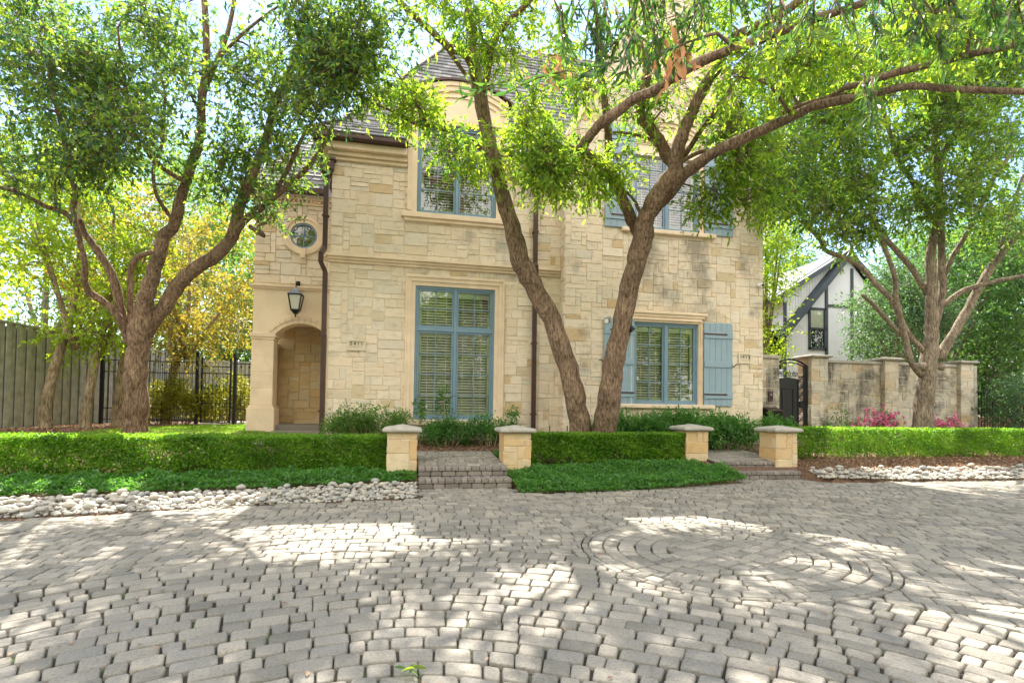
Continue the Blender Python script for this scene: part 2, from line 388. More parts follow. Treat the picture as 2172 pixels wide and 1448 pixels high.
# ------------------------------------------------------------------ driveway pavers
EDGE = [(-40, 6.4), (-9, 6.5), (-4.45, 6.9), (-2.3, 7.3), (.2, 7.72), (.21, 8.76), (1.76, 8.76), (1.77, 8.12), (2.8, 8.05), (4.3, 8.25), (6.2, 8.75), (6.25, 9.26), (7.82, 9.26), (7.83, 8.72), (10, 8.55), (12.6, 8.5), (40, 8.4)]
def edge(x):
    for (a, ya), (b, yb) in zip(EDGE, EDGE[1:]):
        if a <= x <= b: return ya+(yb-ya)*(x-a)/(b-a)
    return 6
xs = [-400, -60, -20]+[-12+.25*i for i in range(137)]+[30, 60, 400]; ys = [6.3+.08*i for i in range(48)]+[10.4, 11, 11.6, 12.2, 13, 20, 60, 400]
mb = MB(); nx = len(xs)
mb.add([(x, y, gz(y)-.012 if y > edge(x) else -.06) for y in ys for x in xs], [(j*nx+i, j*nx+i+1, (j+1)*nx+i+1, (j+1)*nx+i) for j in range(len(ys)-1) for i in range(nx-1)])
mb.build('garden_ground', M['mulch'])['kind'] = 'structure'
G = (-.3, .1); RG = 4.75; C = (3.0, 4.5); RC1 = 1.33; RC2 = 1.33
pv = MB()
def warp(x, y):
    return x+.07*sin(y*1.1+x*.5)+.03*sin(2.9*x+y), y+.09*sin(x*.9+.4*y)+.035*sin(2.3*x-1.7*y)
def put(p):
    c = (sum(x for x, _ in p)/len(p), sum(y for _, y in p)/len(p))
    if c[1] > edge(c[0])+.0 or c[1] < -2.5 or not -11 < c[0] < 17: return
    if area(p) < .0035: return
    far = c[1] > 7.2 or abs(c[0]) > 9
    p = inset(p, .0048*random.uniform(.5, 1.7))
    if len(p) < 3: return
    p = [warp(x+random.uniform(-.005, .005), y+random.uniform(-.005, .005)) for x, y in p]
    if far: p = rnd(p, .018)
    else: p = rnd(p, .02)
    hz = random.gauss(0, .0030)
    block(pv, p, lambda u, v, w_: (u, v, w_*.9-.022+hz), .024, random.random(), random.random(), .0085, .028, 1.6)
def outc(p, c, R):
    g = (sum(x for x, _ in p)/len(p)-c[0], sum(y for _, y in p)/len(p)-c[1]); L = hypot(*g)
    if L < R-.25: return []
    if L > R+.4: return p
    n = (g[0]/L, g[1]/L); return clip(p, -n[0], -n[1], -(n[0]*c[0]+n[1]*c[1]+R))
def rings(c, r0, r1, fil):
    r = r0; k = 0
    while r < r1-.02:
        h = min(.142*random.uniform(.95, 1.05), r1-r)
        if r1-r-h < .06: h = r1-r
        t = random.random(); t0 = t
        while t < t0+2*pi-.02:
            ln = random.choice((.10, .14, .145, .205, .215))/max(r+h/2, .15); 
            if t0+2*pi-t-ln < .07/max(r, .2): ln = t0+2*pi-t
            p = []
            for rr, tt in ((r, t), (r+h, t), (r+h, t+ln), (r, t+ln)):
                p.append((c[0]+rr*cos(tt), c[1]+rr*sin(tt)))
            if r < .01: p = p[1:] if False else [p[0], p[1], p[2]]
            if area(p) < 0: p = p[::-1]
            p = fil(p) if p else p
            if p and len(p) > 2: put(p)
            t += ln
        r += h; k += 1
rings(C, .56, RC1, lambda p: p)
y = -.56
while y < .56:
    x = -.6-random.random()*.1
    while x < .6:
        ln = random.choice((.10, .14, .205)); p = [(C[0]+x*.9-y*.44, C[1]+x*.44+y*.9) for x, y in ((x, y), (x+ln, y), (x+ln, y+.142), (x, y+.142))]; x += ln
        g_ = (sum(q[0] for q in p)/4-C[0], sum(q[1] for q in p)/4-C[1]); L_ = hypot(*g_)
        if L_ > .62: continue
        if L_ > .2: p = clip(p, g_[0]/L_, g_[1]/L_, (g_[0]*C[0]+g_[1]*C[1])/L_+.56)
        if len(p) > 2: put(p)
    y += .142
rings(G, .3, RG, lambda p: outc(p, C, RC1))
def fC(p):
    p = outc(p, G, RG); return p
rings(C, RC1, RC2, fC)
XB = 2.35
for ang, sx in ((0, 1), (radians(-26), -1)):
    ca, sa = cos(ang), sin(ang); y = -9 if ang else -2.5
    while y < (22 if ang else 9.4):
        h = .142*random.uniform(.96, 1.04); x = -11-random.random()*.2
        while x < 17:
            ln = random.choice((.10, .14, .145, .205, .215)); p = [(x, y), (x+ln, y), (x+ln, y+h), (x, y+h)]; x += ln
            p = [(X*ca-Y*sa, X*sa+Y*ca) for X, Y in p]
            if p[0][1] > 9.6 or p[0][1] < -2.8 or (p[0][0]-XB)*sx > .5: continue
            p = clip(p, sx, 0, sx*XB)
            if len(p) > 2: p = outc(p, G, RG)
            if p and len(p) > 2: p = outc(p, C, RC2)
            if p and len(p) > 2: put(p)
        y += h
tag(pv.build('driveway', M['paver'], smooth=True), kind='structure')
# ------------------------------------------------------------------ brick steps and paths
def steps(name, label, x0, x1, y0, treads, yback, zback, right_slant=0):
    e = empty(name, (x0, y0, 0)); tag(e, label, 'steps', 'brick steps up from the driveway')
    z = 0; y = y0
    mc = MB()
    for i, td in enumerate(treads):
        z0 = z
        for (hh, rows) in ((.085, ((0, .10, (.19, .21, .235)),)), (.075, ((-.012, .20, (.105, .115, .15)), (.19, td+.03, (.14, .2, .22))))):
            for (o0, o1, lens) in rows:
                x = x0
                while x < x1-.001:
                    ln = random.choice(lens); ln = x1-x if x1-x-ln < .06 else ln; jf = random.uniform(0, .006)
                    ca = [(x+.004, y+o0+jf), (x+ln-.004, y+o0+jf), (x+ln-.004, y+o1-.006), (x+.004, y+o1-.006)]
                    block(mc, rnd(ca, .012), lambda u, v, w_, z=z, hh=hh: (u, v, z+(w_ if w_ > 0 else .004)), hh-.004, random.random(), random.random(), .008, .01)
                    x += ln
            z += hh
        MB_ = mc
        y += td
    mc.build('tread_bricks', M['brick'], e, smooth=True).location = (-x0, -y0, 0)
    core = MB().box(x0+.03, x1-.03, y0+.04, yback, -.05, .07)
    core.box(x0+.03, x1-.03, y0+treads[0]+.04, yback, .07, .22).build('core', M['joint'], e).location = (-x0, -y0, 0)
    # landing
    ld = MB(); yy = y
    while yy < yback:
        h = .152; x = x0-.12*random.random()
        while x < x1+.02:
            ln = random.choice((.118, .16, .235)); p = [(x, yy), (x+ln, yy), (x+ln, yy+h), (x, yy+h)]
            p = clip(p, -1, 0, -x0); p = clip(p, 1, 0, x1) if len(p) > 2 else p
            if len(p) > 2 and area(p) > .003:
                p = inset(p, .005)
                if len(p) > 2: block(ld, rnd(p, .02), lambda u, v, w_: (u, v, .295+w_+(zback-.32)*max(0, (v-y)/(yback-y))), .024, random.random(), random.random(), .01, .01)
            x += ln
        yy += h
    ld.build('landing_pavers', M['paver'], e, smooth=True).location = (-x0, -y0, 0)
    MB().add([(x0-.01, y-.0, .295), (x1+.01, y, .295), (x1+.01, yback, zback-.025), (x0-.01, yback, zback-.025), (x0-.01, y, 0), (x1+.01, y, 0), (x1+.01, yback, 0), (x0-.01, yback, 0)],
        [(0,1,2,3),(0,3,7,4),(1,5,6,2),(2,6,7,3)]).build('landing_bed', M['joint'], e).location = (-x0, -y0, 0)
    return e
steps('entry_steps', 'two brick steps between the stone piers in front of the tall ground floor window', .22, 1.77, 8.6, (.36, .16), 10.9, .43)
steps('gate_steps', 'two brick steps leading towards the black iron garden gate', 6.25, 7.83, 9.12, (.38, .16), 13.2, .68)
# ------------------------------------------------------------------ stone piers
def pier(x, y, s, z0, z1, cs, label, group, mat='pierstone', name='stone_pier', pyr=.055, capt=.085):
    e = empty(name, (x, y, z0)); tag(e, label, 'pier', group); h = s/2
    sm = MB()
    for rz in range(4):
        a = rz*pi/2
        def fr(u, v, w_, a=a):
            X, Yv = u, -(h-.02+w_); return (X*cos(a)-Yv*sin(a), X*sin(a)+Yv*cos(a), v)
        ashlar(sm, -h, h, -.1, z1-z0, fr, cu=.13, cv=.115, gap=.006, relief=.022)
    sm.build('shaft', M[mat], e)
    MB().box(-h+.018, h-.018, -h+.018, h-.018, -.1, z1-z0+.002).build('mortar_core', M['mortar'], e)
    c = cs/2; zt = z1-z0
    cp = MB(); vs = []; prof = ((c-.05, 0), (c-.008, .012), (c, .035), (c-.004, capt-.02), (c-.03, capt), (.02, capt+pyr))
    for r, z in prof: vs += [(-r, -r, zt+z), (r, -r, zt+z), (r, r, zt+z), (-r, r, zt+z)]
    fs = [(3, 2, 1, 0)]
    for k in range(len(prof)-1):
        for i in range(4): fs.append((k*4+i, k*4+(i+1) % 4, k*4+4+(i+1) % 4, k*4+4+i))
    fs.append((len(vs)-4, len(vs)-3, len(vs)-2, len(vs)-1))
    cp.add(vs, fs).build('cap', M['cap'], e, bevel=.008)
    return e
GP = 'low stone piers along the driveway'
pier(-.06, 9.5, .52, .15, .885, .68, 'low stone pier with grey cap at the right end of the long left hedge', GP)
pier(2.02, 9.6, .52, .15, .885, .68, 'low stone pier with grey cap just right of the brick steps below the tall window', GP)
pier(6.02, 10.2, .52, .2, .92, .68, 'low stone pier with grey cap left of the brick steps to the garden gate', GP)
pier(7.78, 9.72, .52, .12, .92, .68, 'low stone pier with grey cap at the left end of the right hedge', GP)
# ------------------------------------------------------------------ house
H = empty('stone_house', (3.5, 12.2, .6)); HO = Vector((3.5, 12.2, .6))
tag(H, 'two storey cream limestone house with blue grey windows, shutters and grey shingle roof', 'house')
def pieces(lst, name, mat, **k):
    for b in lst:
        m_ = MB()
        for q in b: m_.box(*q)
        hp(m_, name, mat, **k)
def hp(mb, name, mat, parent=None, **k):
    """house part: geometry given in world coordinates"""
    o = mb.build(name, M[mat] if isinstance(mat, str) else mat, parent or H, **k)
    if parent is None: o.location = -HO
    return o
def wallcore(mb, x0, x1, z0, z1, holes, y0, y1):
    X = sorted({x0, x1} | {h for q in holes for h in q[:2] if x0 < h < x1}); Z = sorted({z0, z1} | {h for q in holes for h in q[2:] if z0 < h < z1})
    for a, b in zip(X, X[1:]):
        for c, d in zip(Z, Z[1:]):
            mx_, mz = (a+b)/2, (c+d)/2
            if any(h[0] < mx_ < h[1] and h[2] < mz < h[3] for h in holes): continue
            mb.box(a, b, y0, y1, c, d)
YM, YR, YW = 12.2, 11.85, 13.4
W1 = (.16, 2.03, 1.06, 4.17); W2 = (.15, 2.02, 5.87, 8.02)
R1 = (5.44, 7.19, 1.5, 3.53); R2 = (5.43, 7.2, 5.83, 7.95)
# main block
sm = MB(); hm = [(-.06, 2.27, 1.0, 4.40), (-.06, 2.27, 5.84, 9.5)]
ashlar(sm, -1.75, 3.66, .45, 6.98, lambda u, v, w_: (u, YM-w_, v), holes=hm)
hp(sm, 'main_wall_stone', 'stone')
cm = MB(); wallcore(cm, -1.74, 3.66, .3, 7.2, [W1, W2], YM, YM+.3)
cm.box(-1.74, -1.44, YM+.3, 20, .3, 7.2); cm.box(-1.44, 9, 19.7, 20, .3, 7.2)
hp(cm, 'main_wall', 'mortar')
# gable block
EV, AP, XC = 7.7, 13.1, 6.34
def gplane(x0, z0, x1, z1):
    dx, dz = x1-x0, z1-z0; L = hypot(dx, dz); n = (-dz/L, dx/L); return (n[0], n[1], n[0]*x0+n[1]*z0)
gp = [gplane(3.66, EV, XC, AP), gplane(XC, AP, 9.02, EV)]
sm = MB(); ashlar(sm, 3.66, 9.02, .45, AP, lambda u, v, w_: (u, YR-w_, v), holes=[(R1[0]-.08, R1[1]+.1, R1[2]-.12, R1[3]+.24), (R2[0]-.08, R2[1]+.1, R2[2]-.16, 8.1)], planes=gp)
ashlar(sm, .0, .42, .45, EV, lambda u, v, w_: (3.66-w_, YR+.41-u, v))
ashlar(sm, 0, 6, .45, EV, lambda u, v, w_: (9.02+w_, YR+u, v))
hp(sm, 'gable_wall_stone', 'stone_w')
cm = MB(); wallcore(cm, 3.67, 9.01, .3, EV, [R1, R2], YR, YR+.3)
cm.extr([(3.67, EV), (9.01, EV), (XC, AP-.02)], YR, YR+.3)
cm.box(8.71, 9.01, YR+.3, 19.7, .3, EV); cm.box(3.67, 3.9, YR+.3, YM+.2, .3, 7.2)
R2c = R2
hp(cm, 'gable_wall', 'mortar')
# windows
def window(name, b, y, rows, transom=None, label=None, colsn=2):
    x0, x1, z0, z1 = b; f = MB(); w_ = .055; d0, d1 = y, y+.09
    f.box(x0, x0+w_, d0, d1, z0, z1).box(x1-w_, x1, d0, d1, z0, z1).box(x0+w_, x1-w_, d0, d1, z1-w_, z1).box(x0+w_, x1-w_, d0, d1, z0, z0+w_)
    xm = (x0+x1)/2; zs = [z0+w_, z1-w_]
    f.box(xm-.035, xm+.035, d0-.008, d1, z0+w_, z1-w_)
    if transom:
        f.box(x0+w_, xm-.035, d0-.004, d1, transom-.045, transom+.045).box(xm+.035, x1-w_, d0-.004, d1, transom-.045, transom+.045); zs = [z0+w_, transom-.045, transom+.045, z1-w_]
    gl = MB(); k = 0
    for zi in range(0, len(zs), 2):
        za, zb = zs[zi], zs[zi+1]; nr = rows[zi//2]
        for xa, xb in ((x0+w_, xm-.035), (xm+.035, x1-w_)):
            s = .045; e0, e1 = d0+.018, d1-.01
            f.box(xa+.004, xa+s, e0, e1, za+.004, zb-.004).box(xb-s, xb-.004, e0, e1, za+.004, zb-.004).box(xa+s, xb-s, e0, e1, za+.004, za+s).box(xa+s, xb-s, e0, e1, zb-s, zb-.004)
            m_ = (xa+xb)/2; f.box(m_-.009, m_+.009, e0+.012, e1-.01, za+s, zb-s)
            for r in range(1, nr):
                z = za+s+(zb-za-2*s)*r/nr
                f.box(xa+s, m_-.009, e0+.012, e1-.01, z-.009, z+.009).box(m_+.009, xb-s, e0+.012, e1-.01, z-.009, z+.009)
            gl.add([(xa+s, e0+.03, za+s), (xb-s, e0+.03, za+s), (xb-s, e0+.03, zb-s), (xa+s, e0+.03, zb-s)], [(0,1,2,3)])
    fr_ = hp(f, name, 'blue', bevel=.004)
    gl.build('pane', M['glass'], fr_)
    bl = MB(); yb = d1+.10
    for zi in range(0, len(zs), 2):
        z = zs[zi]+.11
        while z < zs[zi+1]-.10:
            for xa, xb in ((x0+.15, xm-.05), (xm+.05, x1-.15)):
                t_ = random.gauss(.78, .03); c_, s_ = cos(t_)*.028, sin(t_)*.028
                bl.add([(xa, yb-c_, z-s_), (xb, yb-c_, z-s_), (xb, yb+c_, z+s_), (xa, yb+c_, z+s_), (xa, yb-c_, z-s_+.003), (xb, yb-c_, z-s_+.003), (xb, yb+c_, z+s_+.003), (xa, yb+c_, z+s_+.003)], [(3,2,1,0),(4,5,6,7),(0,1,5,4),(2,3,7,6)])
            z += .064
        for xa, xb in ((x0+.15, xm-.05), (xm+.05, x1-.15)):
            bl.box(xa, xb, yb-.03, yb+.03, zs[zi+1]-.10, zs[zi+1]-.03)
            for q in (.2, .8): bl.box(xa+(xb-xa)*q-.006, xa+(xb-xa)*q+.006, yb-.03, yb-.028, zs[zi]+.1, zs[zi+1]-.1)
    bl.build('blinds', M['blind'], fr_)
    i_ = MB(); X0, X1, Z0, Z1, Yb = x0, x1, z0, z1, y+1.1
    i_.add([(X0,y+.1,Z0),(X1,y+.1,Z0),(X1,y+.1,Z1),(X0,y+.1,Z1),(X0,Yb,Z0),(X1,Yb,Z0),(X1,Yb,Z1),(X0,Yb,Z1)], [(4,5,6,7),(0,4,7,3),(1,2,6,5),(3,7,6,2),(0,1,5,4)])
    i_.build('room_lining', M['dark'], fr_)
    rv = MB(); rv.box(x0+.012, x0+.155, d1, d1+.03, z0+.01, z1-.01).box(x1-.155, x1-.012, d1, d1+.03, z0+.01, z1-.01).box(x0+.155, x1-.155, d1, d1+.03, z0+.01, z0+.17).box(x0+.155, x1-.155, d1, d1+.03, z1-.23, z1-.01)
    rv.build('inner_casing', M['casing'], fr_)
    return fr_
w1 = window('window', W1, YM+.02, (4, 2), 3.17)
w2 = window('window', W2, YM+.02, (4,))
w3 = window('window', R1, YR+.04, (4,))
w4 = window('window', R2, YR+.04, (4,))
def surround(parent, b, y, wd, top, extra=.03):
    x0, x1, z0, z1 = b; s = MB()
    for (g, pr, i0) in ((0, .022, 0), (wd*.42, .048, 0), (wd*.82, .07, 0)):
        o = wd; a = g
        s.box(x0-o, x0-a, y-pr, y-(pr-.03), z0-.0, z1+a).box(x1+a, x1+o, y-pr, y-(pr-.03), z0, z1+a).box(x0-o, x1+o, y-pr, y-(pr-.03), z1+a, z1+top)
    s.build('surround', M['trim'], parent, bevel=.006)
surround(w1, W1, YM, .225, .24)
MB().box(-.09, 2.30, YM-.10, YM+.05, .93, 1.055).build('sill', M['trim'], w1, bevel=.012)
# dormer
DX = (-.07, 2.28); xc = 1.105; hw = 1.175
def arc(x, z0=8.62, rise=.42, h=hw): t_ = (x-xc)/h; R = (h*h+rise*rise)/(2*rise); return z0-R+rise+sqrt(max(0, R*R-(t_*h)**2))
dm = MB(); dm.box(DX[0], W2[0], YM-.04, YM+.3, 5.84, 8.02).box(W2[1], DX[1], YM-.04, YM+.3, 5.84, 8.02)
xs_ = [DX[0]+(DX[1]-DX[0])*i/24 for i in range(25)]
dm.extr([(DX[0], 8.02), (DX[1], 8.02)]+[(x, arc(x)) for x in xs_[::-1]], YM-.04, YM+.3)
dm.box(DX[0], DX[0]+.15, YM+.3, 14.6, 6.9, 8.62).box(DX[1]-.15, DX[1], YM+.3, 14.6, 6.9, 8.62)
hp(dm, 'dormer_wall', 'plaster')
am = MB()
for (inn, out_, pr) in ((.30, .36, .07), (.10, .22, .09), (.0, .10, .12)):
    top = [(xc+(x-xc)*(1-out_*.0), arc(x)-inn) for x in xs_]; bot = [(x, arc(x)-out_) for x in xs_]
    for i in range(24):
        if inn > .2 and (i < 3 or i > 20): continue
        am.extr([bot[i], bot[i+1], top[i+1], top[i]], YM-pr, YM-.035)
for x in (DX[0], DX[1]-.1): am.box(x, x+.1, YM-.075, YM-.04, 5.9, 8.5)
am.box(DX[0], DX[1], YM-.06, YM-.04, 8.09, 8.16)
hp(am, 'dormer_moulding', 'trim')
rm = MB(); xo = [xc+(x-xc)*1.08 for x in xs_]
for i in range(24):
    a, b_ = (xo[i], arc(xs_[i])+.01), (xo[i+1], arc(xs_[i+1])+.01)
    rm.extr([a, b_, (b_[0], b_[1]+.05), (a[0], a[1]+.05)], YM-.16, 15.2)
hp(rm, 'dormer_roof', 'brown')
MB().box(-.2, 2.42, YM-.11, YM+.05, 5.74, 5.865).box(-.14, 2.36, YM-.07, YM, 5.66, 5.74).build('sill', M['trim'], w2, bevel=.012)
# right block trims
surround(w3, R1, YR, .085, .05)
l = MB(); l.box(5.36, 7.27, YR-.05, YR, 3.585, 3.66).box(5.33, 7.33, YR-.075, YR, 3.66, 3.73).box(5.28, 7.40, YR-.11, YR, 3.73, 3.79)
l.build('lintel', M['trim'], w3, bevel=.008)
MB().box(5.08, 7.60, YR-.12, YR+.03, 1.40, 1.497).build('sill', M['trim'], w3, bevel=.018)
surround(w4, R2, YR, .085, .1)
l = MB(); n = 16; cxr, hr = 6.315, .98
def arc2(x, z0, rise): R = (hr*hr+rise*rise)/(2*rise); return z0-R+rise+sqrt(max(0, R*R-(x-cxr)**2))
for i in range(n):
    a, b_ = cxr-hr+2*hr*i/n, cxr-hr+2*hr*(i+1)/n
    for lo, hi_, pr in ((.0, .09, .07), (.09, .15, .11)):
        l.extr([(a, arc2(a, 8.08, .36)+lo), (b_, arc2(b_, 8.08, .36)+lo), (b_, arc2(b_, 8.08, .36)+hi_), (a, arc2(a, 8.08, .36)+hi_)], YR-pr, YR-.0)
l.extr([(cxr-hr, 8.06), (cxr+hr, 8.06)]+[(cxr+hr-2*hr*i/n, arc2(cxr+hr-2*hr*i/n, 8.08, .36)) for i in range(n+1)], YR-.035, YR+.02)
l.build('arched_lintel', M['trim'], w4)
MB().box(5.08, 7.62, YR-.12, YR+.03, 5.72, 5.826).build('sill', M['trim'], w4, bevel=.018)
# shutters
def shutter(x0, x1, z0, z1, side):
    s = MB(); n = 5; wv = (x1-x0)/n; y = YR-.045
    for i in range(n): s.box(x0+i*wv+.002, x0+(i+1)*wv-.002, y-.022, y, z0, z1)
    for z in (z0+.26, (z0+z1)/2, z1-.32): s.box(x0+.003, x1-.003, y-.045, y-.0225, z-.075, z+.075)
    o = hp(s, 'shutter', 'shut', bevel=.004)
    a, b_ = (x0, x0+.58) if side > 0 else (x1, x1-.58)
    for z in (z0+.29, z1-.29):
        h = MB()
        h.box(min(a, b_), max(a, b_), y-.056, y-.046, z-.018, z+.018)
        e = b_; h.extr([(e, z-.03), (e+.05*side, z-.012), (e+.07*side, z), (e+.05*side, z+.012), (e, z+.03)] if side > 0 else [(e, z+.03), (e-.05, z+.012), (e-.07, z), (e-.05, z-.012), (e, z-.03)], y-.056, y-.046)
        h.build('strap_hinge', M['brown'], o)
    d = MB(); xx = x1 if side > 0 else x0; zz = (z0+z1)/2
    d.tube([(xx-.03*side, y-.05, zz-.03), (xx+.02*side, y-.06, zz-.05), (xx+.05*side, y-.06, zz-.02), (xx+.09*side, y-.06, zz+.02), (xx+.13*side, y-.06, zz)], .014, 6)
    d.build('shutter_dog', M['iron'], o)
for b in (R1, R2):
    zt = b[3]+.05 if b is R1 else 8.36
    shutter(b[1]+.12, b[1]+.92, b[2]-.02, zt, 1); shutter(b[0]-.79, b[0]-.01, b[2]-.02, zt, -1)
# string course, cornice, gutters
sc = MB()
for (a, b_) in ((-1.83, 3.64),):
    sc.box(a, b_, YM-.13, YM+.01, 4.70, 4.76).box(a+.03, b_, YM-.09, YM+.01, 4.64, 4.70).box(a+.05, b_, YM-.055, YM+.01, 4.58, 4.64)
hp(sc, 'string_course', 'trim', bevel=.01)
for (a, b_) in ((-1.95, -.08), (2.29, 3.64)):
    a0 = a+(.12 if a < -1 else 0)
    pieces([[(a0+.06 if a < -1 else a, b_, YM-.08, YM+.01, 6.9, 6.98), (a0, b_, YM-.15, YM+.01, 6.98, 7.08), (a, b_, YM-.26, YM+.01, 7.08, 7.24)]], 'cornice', 'trim', bevel=.015)
pieces([[(-1.95, -1.75, YM+.02, 18, 7.08, 7.24)]], 'side_cornice', 'trim', bevel=.015)
pieces([[(-2.15, -.10, YM-.42, YM-.22, 7.24, 7.37)], [(2.31, 3.62, YM-.42, YM-.22, 7.24, 7.37)], [(-2.15, -1.95, YM-.22, 18, 7.24, 7.37)]], 'gutter', 'brown', bevel=.03)
# roofs
def roofplane(mb, bm_, pts, w_=.22, h=.2):
    p = [Vector(q) for q in pts]; U = (p[1]-p[0]).normalized(); N = (p[1]-p[0]).cross(p[-1]-p[0]).normalized(); V = N.cross(U)
    poly = [((q-p[0]).dot(U), (q-p[0]).dot(V)) for q in p]
    tiles(mb, poly, p[0], U, V, N, w_, h); bm_.add([tuple(q-N*.02) for q in p], [tuple(range(len(p)))])
rt, rb_ = MB(), MB()
e0 = (-2.18, 11.78, 7.36); s1 = (-1.62, 12.3, 7.86); rg = (1.3, 15.6, 12.6)
roofplane(rt, rb_, [e0, (-.12, 11.78, 7.36), (-.12, 12.3, 7.86), s1]); roofplane(rt, rb_, [(2.33, 11.78, 7.36), (3.66, 11.78, 7.36), (3.66, 12.3, 7.86), (2.33, 12.3, 7.86)])
roofplane(rt, rb_, [s1, (6.3, 12.3, 7.86), (6.3, 15.6, 12.6), rg])
roofplane(rt, rb_, [(-2.18, 20, 7.36), e0, s1, (-1.62, 19.4, 7.86)]); roofplane(rt, rb_, [(-1.62, 19.4, 7.86), s1, rg, (1.3, 16.2, 12.6)])
rb_.add([(1.3, 15.6, 12.58), (6.3, 15.6, 12.58), (6.3, 20, 7.3), (-2, 20, 7.3)], [(0,1,2,3)])
hc = MB(); a = Vector(s1); b_ = Vector(rg); L = (b_-a).length; k = 0
while k*.22 < L:
    p = a+(b_-a)*(k*.22/L); q = a+(b_-a)*((k*.22+.26)/L); hc.bar(p+Vector((0,0,.05)), q+Vector((0,0,.03)), .24, .025, a=random.random()); k += 1
a = Vector(e0)
for k in range(4): p = a+(Vector(s1)-a)*k/4; q = a+(Vector(s1)-a)*(k+1.2)/4; hc.bar(p+Vector((0,0,.06)), q+Vector((0,0,.04)), .24, .025, a=random.random())
hp(rb_, 'main_roof_deck', 'slate'); hp(rt, 'main_roof', 'slate'); hp(hc, 'hip_caps', 'slate')
rt, rb_ = MB(), MB()
roofplane(rt, rb_, [(3.6, 20, EV-.1), (3.6, YR+.25, EV-.1), (XC, YR+.25, AP-.05), (XC, 20, AP-.05)]); roofplane(rt, rb_, [(9.08, YR+.25, EV-.1), (9.08, 20, EV-.1), (XC, 20, AP-.05), (XC, YR+.25, AP-.05)])
hp(rb_, 'gable_roof_deck', 'slate'); hp(rt, 'gable_roof', 'slate')
cp = MB(); cp.bar((3.55, YR+.1, EV-.12), (XC, YR+.1, AP+.08), .42, .14, up=(0, 1, 0)) if False else None
for x0, x1 in ((3.5, XC), (9.18, XC)):
    d = Vector((x1-x0, 0, AP-EV+.2)).normalized(); cp.bar((x0, YR+.1, EV-.15), (x1, YR+.1, AP+.1), .42, .13, up=(d.z if x0 > 5 else -d.z, 0, abs(d.x)))
hp(cp, 'gable_coping', 'trim')
# downspouts
def spout(pts, hz):
    s = MB()
    for p, q in zip(pts, pts[1:]): s.bar(p, q, .10, .085, up=(0, 1, 0) if abs(p[2]-q[2]) > .1 else (0, 0, 1))
    for z in (1.2, 2.9, 5.6): s.box(pts[0][0]-.07, pts[0][0]+.07, pts[0][1]-.052, pts[0][1]+.09, z, z+.04)
    o = hp(s, 'downspout', 'brown')
    h = MB(); x, y = pts[0][0], pts[0][1]; vs = []
    for r, z in ((.055, hz-.18), (.16, hz), (.16, hz+.18), (.20, hz+.2), (.20, hz+.25)): vs += [(x-r, y-r*.8, z), (x+r, y-r*.8, z), (x+r, y+.06, z), (x-r, y+.06, z)]
    fs = [(3,2,1,0), (16,17,18,19)]
    for k in range(4):
        for i in range(4): fs.append((k*4+i, k*4+(i+1) % 4, k*4+4+(i+1) % 4, k*4+4+i))
    h.add(vs, fs).build('conductor_head', M['brown'], o)
spout([(2.99, YM-.10, 6.6), (2.99, YM-.10, 4.85), (2.99, YM-.19, 4.74), (2.99, YM-.19, 4.6), (2.99, YM-.10, 4.45), (2.99, YM-.10, .5)], 6.72)
spout([(-1.86, YM-.02, 6.6), (-1.86, YM-.02, 4.9), (-1.93, YM-.08, 4.74), (-1.93, YM-.08, 4.55), (-1.84, YM-.02, 4.35), (-1.84, YM-.02, .6)], 6.65)
# plaques
def plaque(x0, x1, z0, z1, y, txt):
    p = MB(); p.box(x0, x1, y-.018, y+.01, z0, z1)
    for a, b_, c_, d_ in ((x0-.045, x0, z0-.04, z1+.04), (x1, x1+.045, z0-.04, z1+.04), (x0, x1, z0-.04, z0), (x0, x1, z1, z1+.04)): p.box(a, b_, y-.042, y+.01, c_, d_)
    o = hp(p, 'number_plaque', 'plate'); fr_ = o
    def letters(s, size, cx, cz):
        cu = bpy.data.curves.new('t', 'FONT'); cu.body = s; cu.size = size; cu.extrude = .003; cu.align_x = 'CENTER'; cu.align_y = 'CENTER'; cu.space_character = 1.35
        to = bpy.data.objects.new('t', cu); dg = bpy.context.evaluated_depsgraph_get(); COL.objects.link(to); dg.update()
        me = bpy.data.meshes.new_from_object(to.evaluated_get(dg)); bpy.data.objects.remove(to)
        me.materials.clear(); me.materials.append(M['ink']); q = bpy.data.objects.new('number' if size > .05 else 'inscription', me); COL.objects.link(q)
        q.parent = o; q.location = (cx, y-.0215, cz); q.rotation_euler = (pi/2, 0, 0)
    letters(txt, .115, (x0+x1)/2, z0+(z1-z0)*.66)
    p2 = MB(); xx = (x0+x1)/2-.11
    for wv in (.09, .035, .05): p2.box(xx, xx+wv, y-.0205, y-.0185, z0+.035, z0+.05); xx += wv+.018
    p2.build('inscription', M['cap'], o)
plaque(-1.29, -.97, 2.64, 2.81, YM-.02, '5411')
plaque(8.34, 8.62, 2.62, 2.81, YR-.02, '5413')
